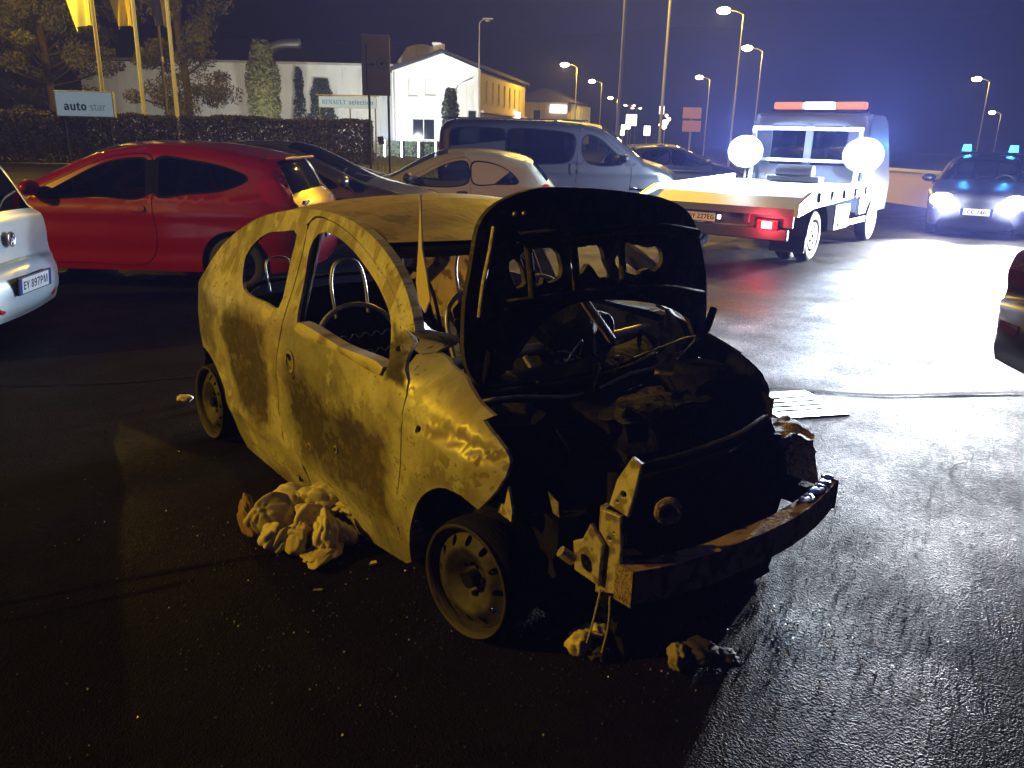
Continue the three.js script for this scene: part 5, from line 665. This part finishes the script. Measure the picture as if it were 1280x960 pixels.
  // engine bay: charred block, battery tray, radiator panel, strut towers
  const lump = (g, k, f, s) => { g = g.index ? g.toNonIndexed() : g; g = mergeVertices(g); g.deleteAttribute('normal'); g = mergeVertices(g); const p = g.attributes.position; for (let i = 0; i < p.count; i++) { const x = p.getX(i), y = p.getY(i), z = p.getZ(i); p.setXYZ(i, x + k * (n3(x * f, y * f, z * f, s) - 0.5), y + k * (n3(y * f + 9, z * f, x * f, s + 1) - 0.5), z + k * (n3(z * f + 5, x * f, y * f, s + 2) - 0.5)); } g.computeVertexNormals(); return g; };
  const seg = (w, h, d, x, y, z) => new THREE.BoxGeometry(w, h, d, 12, 12, 12).translate(x, y, z);
  mesh('engine_block', merge([lump(seg(0.46, 0.36, 0.60, -0.02, 0.44, -0.05), 0.10, 7, 900), lump(seg(0.34, 0.14, 0.48, -0.02, 0.64, -0.05), 0.08, 9, 903), lump(T(new THREE.CylinderGeometry(0.13, 0.13, 0.3, 18, 6), 0.12, 0.45, 0.34, Math.PI / 2), 0.05, 10, 906)]), charM, t);
  for (const z of [-0.24, -0.08, 0.08]) mesh('intake_pipe', tube([[0.05, 0.70, z], [0.16, 0.66, z], [0.24, 0.52, z + 0.02]], 0.03, 10, 7), charM, t);
  mesh('battery_tray', lump(seg(0.2, 0.2, 0.26, -0.06, 0.62, -0.46), 0.05, 9, 910), charM, t);
  for (const z of [0.52, -0.52]) mesh('strut_tower', lump(new THREE.CylinderGeometry(0.11, 0.15, 0.5, 16, 6).translate(-0.08, 0.50, z), 0.04, 8, 914 + z), charM, t);
  mesh('radiator', lump(seg(0.06, 0.40, 0.86, 0.34, 0.40, -0.02), 0.05, 8, 920), charM, t);
  mesh('front_panel', merge([tube([[0.30, 0.64, 0.40], [0.34, 0.63, 0.2], [0.34, 0.625, -0.2], [0.30, 0.63, -0.45]], 0.022, 30, 7), tube([[0.36, 0.2, 0.5], [0.42, 0.2, 0], [0.36, 0.2, -0.5]], 0.03, 30, 7), ...[-0.46, 0.46].map((z) => tube([[0.35, 0.2, z], [0.37, 0.45, z * 1.03], [0.31, 0.64, z * 0.9]], 0.026, 12, 7))]), charM, t);
  mesh('fallen_engine_debris', lump(seg(0.5, 0.16, 0.9, 0.16, 0.1, 0.0), 0.1, 8, 930), charM, t);
  mesh('horn', T(lump(new THREE.TorusGeometry(0.035, 0.014, 8, 18), 0.01, 20, 935), 0.44, 0.52, 0.30, 0, 1.1, 0), rustM, t);
  mesh('wing_liner', lump(grid(14, 8, (u, v) => [lerp(-0.1, 0.22, u), lerp(0.34, 0.66, v), -0.66 - 0.05 * Math.sin(u * 4)]), 0.05, 9, 940), charM, t);
  mesh('headlight_housing', lump(seg(0.18, 0.24, 0.2, 0.30, 0.44, -0.60), 0.09, 11, 945), rustM, t, 'rust brown remains of the headlight on the far side');
  mesh('headlight_housing', lump(seg(0.12, 0.2, 0.14, 0.22, 0.42, 0.56), 0.08, 11, 950), charM, t);
  mesh('hanging_scrap', extr([[0, 0], [0.10, 0.01], [0.105, 0.05], [0.075, 0.12], [0.05, 0.045], [0.005, 0.035]], 0.008).rotateY(-0.25).translate(0.08, 0.50, 0.70), bareM, t); mesh('hanging_scrap', extr([[0, 0.08], [0.035, 0.05], [0.04, 0], [0.02, 0.01]], 0.006).rotateY(0.5).translate(0.22, 0.52, 0.62), bareM, t);
  // bumper beam: a bowed box section with open ends
  { const ctr = (s) => [0.52 + 0.085 * (1 - s * s) + 0.0, 0, s * 0.575]; const beam = []; const H = 0.055, D = 0.03, N = 44;
    const sec = [[-D, -H], [D, -H], [D, H], [-D, H]];
    for (let f = 0; f < 4; f++) { const a = sec[f], b = sec[(f + 1) % 4]; beam.push(grid(N, 2, (u, v) => { const s = lerp(-1, 1, u), c = ctr(s), q = [lerp(a[0], b[0], v), lerp(a[1], b[1], v)], tw = 0.015 * (fbm(u * 5, 1, 3, 960) - 0.5); return [c[0] + q[0] + 0.006 * (fbm(u * 22, v * 3, 2, 962) - 0.5), 0.385 + q[1] + tw + 0.012 * s, c[2]]; }, (u, v) => [u * 1.3, f * 0.3 + v * 0.12])); }
    const bm = mesh('bumper_beam', merge(beam), rustM, t, 'bowed bare steel bumper beam'); for (const s of [-1, 1]) { mesh('beam_end_plate', box(0.068, 0.118, 0.012, 0.52, 0.385 + 0.012 * s, s * 0.582), rustM, bm); mesh('crash_can', box(0.16, 0.08, 0.07, 0.44, 0.385, s * 0.46, 0.01), charM, bm); }
    for (let i = 0; i < 6; i++) { const s = -0.98 + i * 0.09 + rr(-0.02, 0.02), c = ctr(s); mesh('melted_aluminium', lump(new THREE.IcosahedronGeometry(1, 2).scale(0.022, 0.006, rr(0.02, 0.045)).translate(c[0] - 0.005, 0.443 + 0.012 * s, c[2]), 0.012, 40, 970 + i), mat([0.7, 0.7, 0.72], 0.22, 0.9), bm); } }
  // headlight bracket standing at the near end of the beam
  { const b = mesh('headlight_bracket', merge([extr([[-0.035, 0], [0.035, 0.02], [0.04, 0.17], [0.03, 0.27], [-0.03, 0.27], [-0.045, 0.12]], 0.012, 0.003, [hole(0.0, 0.19, 0.010, 8), hole(0.015, 0.215, 0.006, 8), hole(-0.005, 0.06, 0.007, 8)]), extr([[-0.03, 0.28], [0.035, 0.265], [0.045, 0.33], [0.055, 0.43], [0.025, 0.44], [-0.015, 0.36]], 0.012, 0.003, [hole(0.012, 0.325, 0.013, 10), hole(-0.006, 0.298, 0.008, 8)]).rotateX(-0.12), box(0.02, 0.29, 0.03, -0.04, 0.13, -0.015)]).rotateY(0.12).translate(0.455, 0.335, 0.575), bareM, t, 'pale steel headlight bracket standing beside the beam');
    mesh('bracket_plate', extr([[-0.06, 0], [0.03, -0.015], [0.035, 0.12], [-0.01, 0.17], [-0.035, 0.11], [-0.07, 0.09]], 0.012, 0.003, [hole(-0.015, 0.05, 0.01, 8)]).rotateY(0.1).translate(0.41, 0.385, 0.60), bareM, b); mesh('bracket_bolt', T(cyl(0.018, 0.018, 0.05, 0, 0, 0, 10), 0.375, 0.44, 0.655, 0.7, 0, 0.6), bareM, b);
for (const q of [[[0.445, 0.35, 0.60], [0.44, 0.26, 0.615], [0.43, 0.17, 0.63]], [[0.475, 0.34, 0.59], [0.485, 0.25, 0.60], [0.475, 0.15, 0.61]]]) mesh('hanging_wire', tube(q, 0.004, 10, 5), bareM, b);
    mesh('tow_bracket', lump(seg(0.08, 0.12, 0.03, 0.49, 0.38, 0.53), 0.03, 20, 980), rustM, b); }
  // bare steel wheels: the tyres have burnt away to the bead
  const steelRim = () => {
    const hs = []; for (let i = 0; i < 12; i++) { const a = i / 12 * 2 * Math.PI; hs.push(Array.from({ length: 10 }, (_, k) => { const q = k / 10 * 2 * Math.PI, rx = 0.0125 * Math.cos(q), ry = 0.018 * Math.sin(q); return [(0.142 + ry) * Math.cos(a) - rx * Math.sin(a), (0.142 + ry) * Math.sin(a) + rx * Math.cos(a)]; })); }
    const prof = (x, y) => { const r = Math.hypot(x, y); return 0.028 * Math.exp(-(((r - 0.115) / 0.03) ** 2)) - 0.02 * sm(0.08, 0.04, r); };
    const d = panel(ring(0.172, 48), [...hs, ...[0, 1, 2, 3].map((i) => hole(0.052 * Math.cos(i * 1.571 + 0.4), 0.052 * Math.sin(i * 1.571 + 0.4), 0.009, 8)), hole(0, 0, 0.026, 14)], prof, { thick: 0.006, max: 0.02 }); return d;
  };
  const wheelM = mat([1, 1, 1], 0.7, 0.1, { map: tex(256, 256, (u, v) => { const a = fbm(u * 7, v * 7, 4, 740, 7), b = sm(0.45, 0.7, fbm(u * 18, v * 18, 4, 750, 18)); return [lerp(0.036, 0.008, b) * (0.6 + 0.6 * a), lerp(0.027, 0.0065, b) * (0.6 + 0.6 * a), lerp(0.018, 0.005, b) * (0.6 + 0.6 * a)]; }, true), bumpMap: charBump, bumpScale: 0.002 });
  const rimGeo = steelRim(), barrel = T(new THREE.LatheGeometry([[0.170, -0.06], [0.172, 0.02], [0.178, 0.045], [0.186, 0.062], [0.196, 0.068], [0.200, 0.062], [0.196, 0.055], [0.188, 0.04], [0.184, -0.06], [0.198, -0.075]].map(V2), 60), 0, 0, 0, Math.PI / 2);
  const bead = T(new THREE.LatheGeometry([[0.188, -0.06], [0.205, -0.055], [0.212, -0.02], [0.211, 0.02], [0.204, 0.045], [0.194, 0.050]].map(V2), 60), 0, 0, 0, Math.PI / 2); { const p = bead.attributes.position; for (let i = 0; i < p.count; i++) { const x = p.getX(i), y = p.getY(i), k = 1 + 0.05 * (n3(x * 14, y * 14, 1, 990) - 0.5); p.setX(i, x * k); p.setY(i, y * k); } bead.computeVertexNormals(); }
  for (const [x, s, turn] of [[-0.03, 1, 0.10], [-0.03, -1, 0.10], [-2.36, 1, 0], [-2.36, -1, 0]]) {
    const w = mesh('wheel', bead, charM, t, 'charred bare steel wheel'); w.position.set(x, 0.212, s * 0.70); w.rotation.set(s * -0.04, turn, 0.6);
    mesh('rim_barrel', barrel.clone().scale(1, 1, s), wheelM, w); mesh('rim_disc', rimGeo.clone().scale(1, 1, s).translate(0, 0, s * 0.028), wheelM, w); mesh('hub', T(cyl(0.03, 0.028, 0.05, 0, 0, 0, 12), 0, 0, s * 0.0, Math.PI / 2 * s), charM, w);
    mesh('brake_disc', T(new THREE.CylinderGeometry(0.11, 0.11, 0.02, 24), 0, 0, -s * 0.03, Math.PI / 2), charM, w);
    for (let i = 0; i < 4; i++) mesh('wheel_nut', T(cyl(0.009, 0.009, 0.02, 0, 0, 0, 6), 0.052 * Math.cos(i * 1.571 + 1.2), 0.052 * Math.sin(i * 1.571 + 1.2), s * 0.012, Math.PI / 2 * s), charM, w);
  }
  for (const s of [-1, 1]) for (const [x, r] of [[-0.06, 0.30], [-2.34, 0.31]]) mesh('wheel_housing', T(new THREE.CylinderGeometry(r, r, 0.36, 24, 1, true, 0, Math.PI), 0, 0, 0, Math.PI / 2, 0, Math.PI / 2).translate(x, 0.22, s * 0.50), charM, t);
  mesh('rear_axle', merge([tube([[-2.36, 0.22, -0.66], [-2.3, 0.2, 0], [-2.36, 0.22, 0.66]], 0.035, 16, 8)]), charM, t); mesh('front_subframe', merge([tube([[-0.1, 0.2, -0.6], [0.0, 0.16, 0], [-0.1, 0.2, 0.6]], 0.04, 16, 8), box(0.5, 0.06, 0.1, 0.1, 0.2, 0.42), box(0.5, 0.06, 0.1, 0.1, 0.2, -0.42)]), charM, t);
}
// ---------------------------------------------------------------- things lying on the ground
const lumpy = (g, k, f, s) => { g.deleteAttribute('normal'); g.deleteAttribute('uv'); g = mergeVertices(g); const p = g.attributes.position; for (let i = 0; i < p.count; i++) { const x = p.getX(i), y = p.getY(i), z = p.getZ(i), q = (n3(x * f, y * f, z * f, s) - 0.5) * k, c = Math.abs(n3(z * f * 2.3, x * f * 2.3, y * f * 2.3, s + 3) - 0.5) * k * 1.4, l = Math.hypot(x, y, z) || 1; p.setXYZ(i, x + x / l * (q - c), y + y / l * (q - c), z + z / l * (q - c)); } g.computeVertexNormals(); return g; };
{ // crumpled pale sheeting beside the sill
  const t = thing('crumpled_sheeting', 'heap of crumpled pale sheeting on the asphalt under the sill of the burnt car', 'debris', [-0.90, 0, -3.05]), m = mat([0.52, 0.46, 0.33], 0.7), m2 = mat([0.40, 0.33, 0.22], 0.75), md = mat([0.22, 0.13, 0.09], 0.8);
  const crumple = (i) => { let g = new THREE.IcosahedronGeometry(1, 14); g.deleteAttribute('normal'); g.deleteAttribute('uv'); g = mergeVertices(g); const p = g.attributes.position, pl = [];
    for (let k = 0; k < 11; k++) { const a = hash2(i, k, 51) * 6.283, z = 2 * hash2(i, k, 52) - 1, q = Math.sqrt(1 - z * z); pl.push([q * Math.cos(a), z, q * Math.sin(a), 0.62 + 0.45 * hash2(i, k, 53)]); }
    for (let k = 0; k < p.count; k++) { const x = p.getX(k), y = p.getY(k), z = p.getZ(k); let acc = 0; for (const [a, b, c, d] of pl) { const t2 = Math.max(0.02, x * a + y * b + z * c) / d; acc += Math.pow(t2, 14); } let q = Math.min(1.25, Math.pow(acc, -1 / 14)); q *= 1 - 0.20 * Math.pow(1 - Math.abs(2 * n3(x * 1.1 + i, y * 1.1, z * 1.1, 1500 + i * 7) - 1), 4) + 0.05 * (n3(x * 5, y * 2, z * 5, 1600 + i) - 0.5); p.setXYZ(k, x * q, y * q, z * q); } g.computeVertexNormals(); return g; };
  const bits = [[-0.12, 0.09, 0.03, 0.085, 0.09, 0.06], [-0.03, 0.16, -0.10, 0.075, 0.05, 0.06], [0.10, 0.14, -0.07, 0.09, 0.06, 0.07], [0.21, 0.13, -0.06, 0.08, 0.045, 0.05], [0.08, 0.08, 0.0, 0.07, 0.08, 0.06], [-0.03, 0.06, 0.14, 0.06, 0.07, 0.05], [0.04, 0.075, 0.13, 0.05, 0.07, 0.05], [0.16, 0.065, 0.11, 0.06, 0.07, 0.05], [0.22, 0.05, 0.08, 0.03, 0.06, 0.05], [0.15, 0.025, 0.19, 0.09, 0.025, 0.05], [-0.19, 0.1, 0.02, 0.03, 0.08, 0.05], [-0.09, 0.12, -0.03, 0.06, 0.05, 0.06]];
  bits.forEach(([x, y, z, a, b, c], i) => { const g = crumple(i).scale(a * 1.3, b * 1.1, c * 1.3); g.rotateY(rr(0, 3)); g.computeBoundingBox(); g.translate(x, Math.max(y, 0.006 - g.boundingBox.min.y), z); mesh('crumpled_piece', g, i === 10 ? md : i % 3 ? m : m2, t); });
}
const melt = (name, label, x, z, parts, m) => { const t = thing(name, label, 'debris', [x, 0, z]); parts.forEach(([px, py, pz, a, b, c], i) => mesh('melted_lump', lumpy(new THREE.IcosahedronGeometry(1, 4), 0.8, 2.2, 1200 + i * 5 + Math.round(x * 90)).scale(a, b, c).translate(px, py, pz), m[i % m.length], t)); return t; };
const paleScrap = mat([0.5, 0.42, 0.26], 0.55), charScrap = mat([0.025, 0.02, 0.018], 0.8);
melt('melted_scrap', 'pale scorched lump hanging below the headlight bracket', 0.245, -2.28, [[0, 0.055, 0, 0.05, 0.055, 0.04], [0.05, 0.085, -0.03, 0.05, 0.03, 0.03], [0.06, 0.03, 0, 0.05, 0.03, 0.045]], [paleScrap, paleScrap, charScrap]);
melt('charred_canister', 'small charred lump with pale flecks before the bumper beam', 0.58, -2.23, [[-0.02, 0.05, 0, 0.035, 0.05, 0.04], [0.05, 0.05, -0.02, 0.07, 0.05, 0.06], [0.13, 0.03, -0.02, 0.06, 0.03, 0.05]], [mat([0.20, 0.17, 0.12], 0.7), charScrap, charScrap]);
melt('hub_debris', 'small pale lump beside the rear wheel of the burnt car', -2.05, -4.75, [[0, 0.03, 0, 0.05, 0.03, 0.03], [0.16, 0.02, 0.1, 0.04, 0.02, 0.03]], [paleScrap]);
for (const [x, z, s, a] of [[0.02, -2.42, 0.045, 0.4], [-0.42, -3.0, 0.04, 1.2], [0.72, -2.72, 0.06, 2.0], [-0.55, -2.82, 0.03, 0.2]]) { const g = extr([[0, 0], [s, s * 0.25], [s * 0.9, s * 0.7], [s * 0.3, s * 0.6]], 0.006, 0.002).rotateX(-Math.PI / 2 + 0.15).rotateY(a).translate(x, 0.008, z); solo('paint_shard', g, mat([0.62, 0.5, 0.2], 0.5), 'flat pale shard lying on the asphalt around the burnt car', 'debris', 'shards around the wreck'); }
{ const g = extr([[0, 0], [0.035, 0.004], [0.035, 0.018], [0.002, 0.014]], 0.004).rotateX(-Math.PI / 2).translate(-0.73, 0.004, -2.63); solo('metal_strip', g, mat([0.85, 0.9, 0.95], 0.12, 1), 'tiny bright metal strip on the dark asphalt', 'debris'); }
{ // drain grate: frame and bars over a dark pit
  const t = thing('drain_grate', 'square cast iron drain grate in the wet asphalt beside the burnt car', 'drain', [1.86, 0, -5.02], 0.25), im = mat([0.60, 0.66, 0.66], 0.38, 0.9);
  const con = mat([0.12, 0.115, 0.105], 0.95); mesh('pit_wall', merge([box(0.42, 0.5, 0.03, 0, -0.256, -0.226), box(0.42, 0.5, 0.03, 0, -0.256, 0.226), box(0.03, 0.5, 0.482, -0.226, -0.256, 0), box(0.03, 0.5, 0.482, 0.226, -0.256, 0)]), con, t); mesh('pit_floor', box(0.48, 0.03, 0.48, 0, -0.522, 0), con, t);
  mesh('frame', merge([box(0.5, 0.005, 0.05, 0, 0.0035, -0.225), box(0.5, 0.005, 0.05, 0, 0.0035, 0.225), box(0.05, 0.005, 0.4, -0.225, 0.0035, 0), box(0.05, 0.005, 0.4, 0.225, 0.0035, 0)]), im, t);
  for (let i = 0; i < 5; i++) mesh('bar', box(0.4, 0.022, 0.046, 0, -0.006, -0.16 + i * 0.08), im, t); mesh('cross_bar', box(0.04, 0.02, 0.4, 0, -0.0075, 0), im, t);
}
{ // glass crumbs and grit round the wreck
  const g = new THREE.TetrahedronGeometry(0.0038), N = 2600, o = new THREE.InstancedMesh(g, mat([0.4, 0.4, 0.38], 0.3), N), d = new THREE.Object3D();
  for (let i = 0; i < N; i++) { const a = rr(0, 6.283), q = Math.pow(rnd(), 0.7) * 1.9, C6 = [[1.30, -2.85, 0.35], [1.02, -2.50, 0.3], [0.95, -2.33, 0.35], [-0.2, -2.45, 0.45], [-0.55, -2.75, 0.5], [-1.1, -2.9, 0.8], [0.2, -2.2, 0.9], [1.5, -3.1, 0.5]][Math.floor(rnd() * 8)], cx = C6[0], cz = C6[1]; d.position.set(cx + q * C6[2] * Math.cos(a), 0.004, cz + 0.8 * q * C6[2] * Math.sin(a)); d.rotation.set(rr(0, 6), rr(0, 6), rr(0, 6)); d.scale.setScalar(rr(0.3, 1.5)); d.updateMatrix(); o.setMatrixAt(i, d.matrix); o.setColorAt(i, rnd() < 0.09 ? lin(1, 1, 1) : lin(0.12, 0.10, 0.08)); }
  o.name = 'glass_crumbs'; meta(o, 'glass crumbs and grit scattered on the asphalt round the burnt car', 'debris'); o.userData.kind = 'stuff'; scene.add(o);
}
renderer.render(scene, camera);
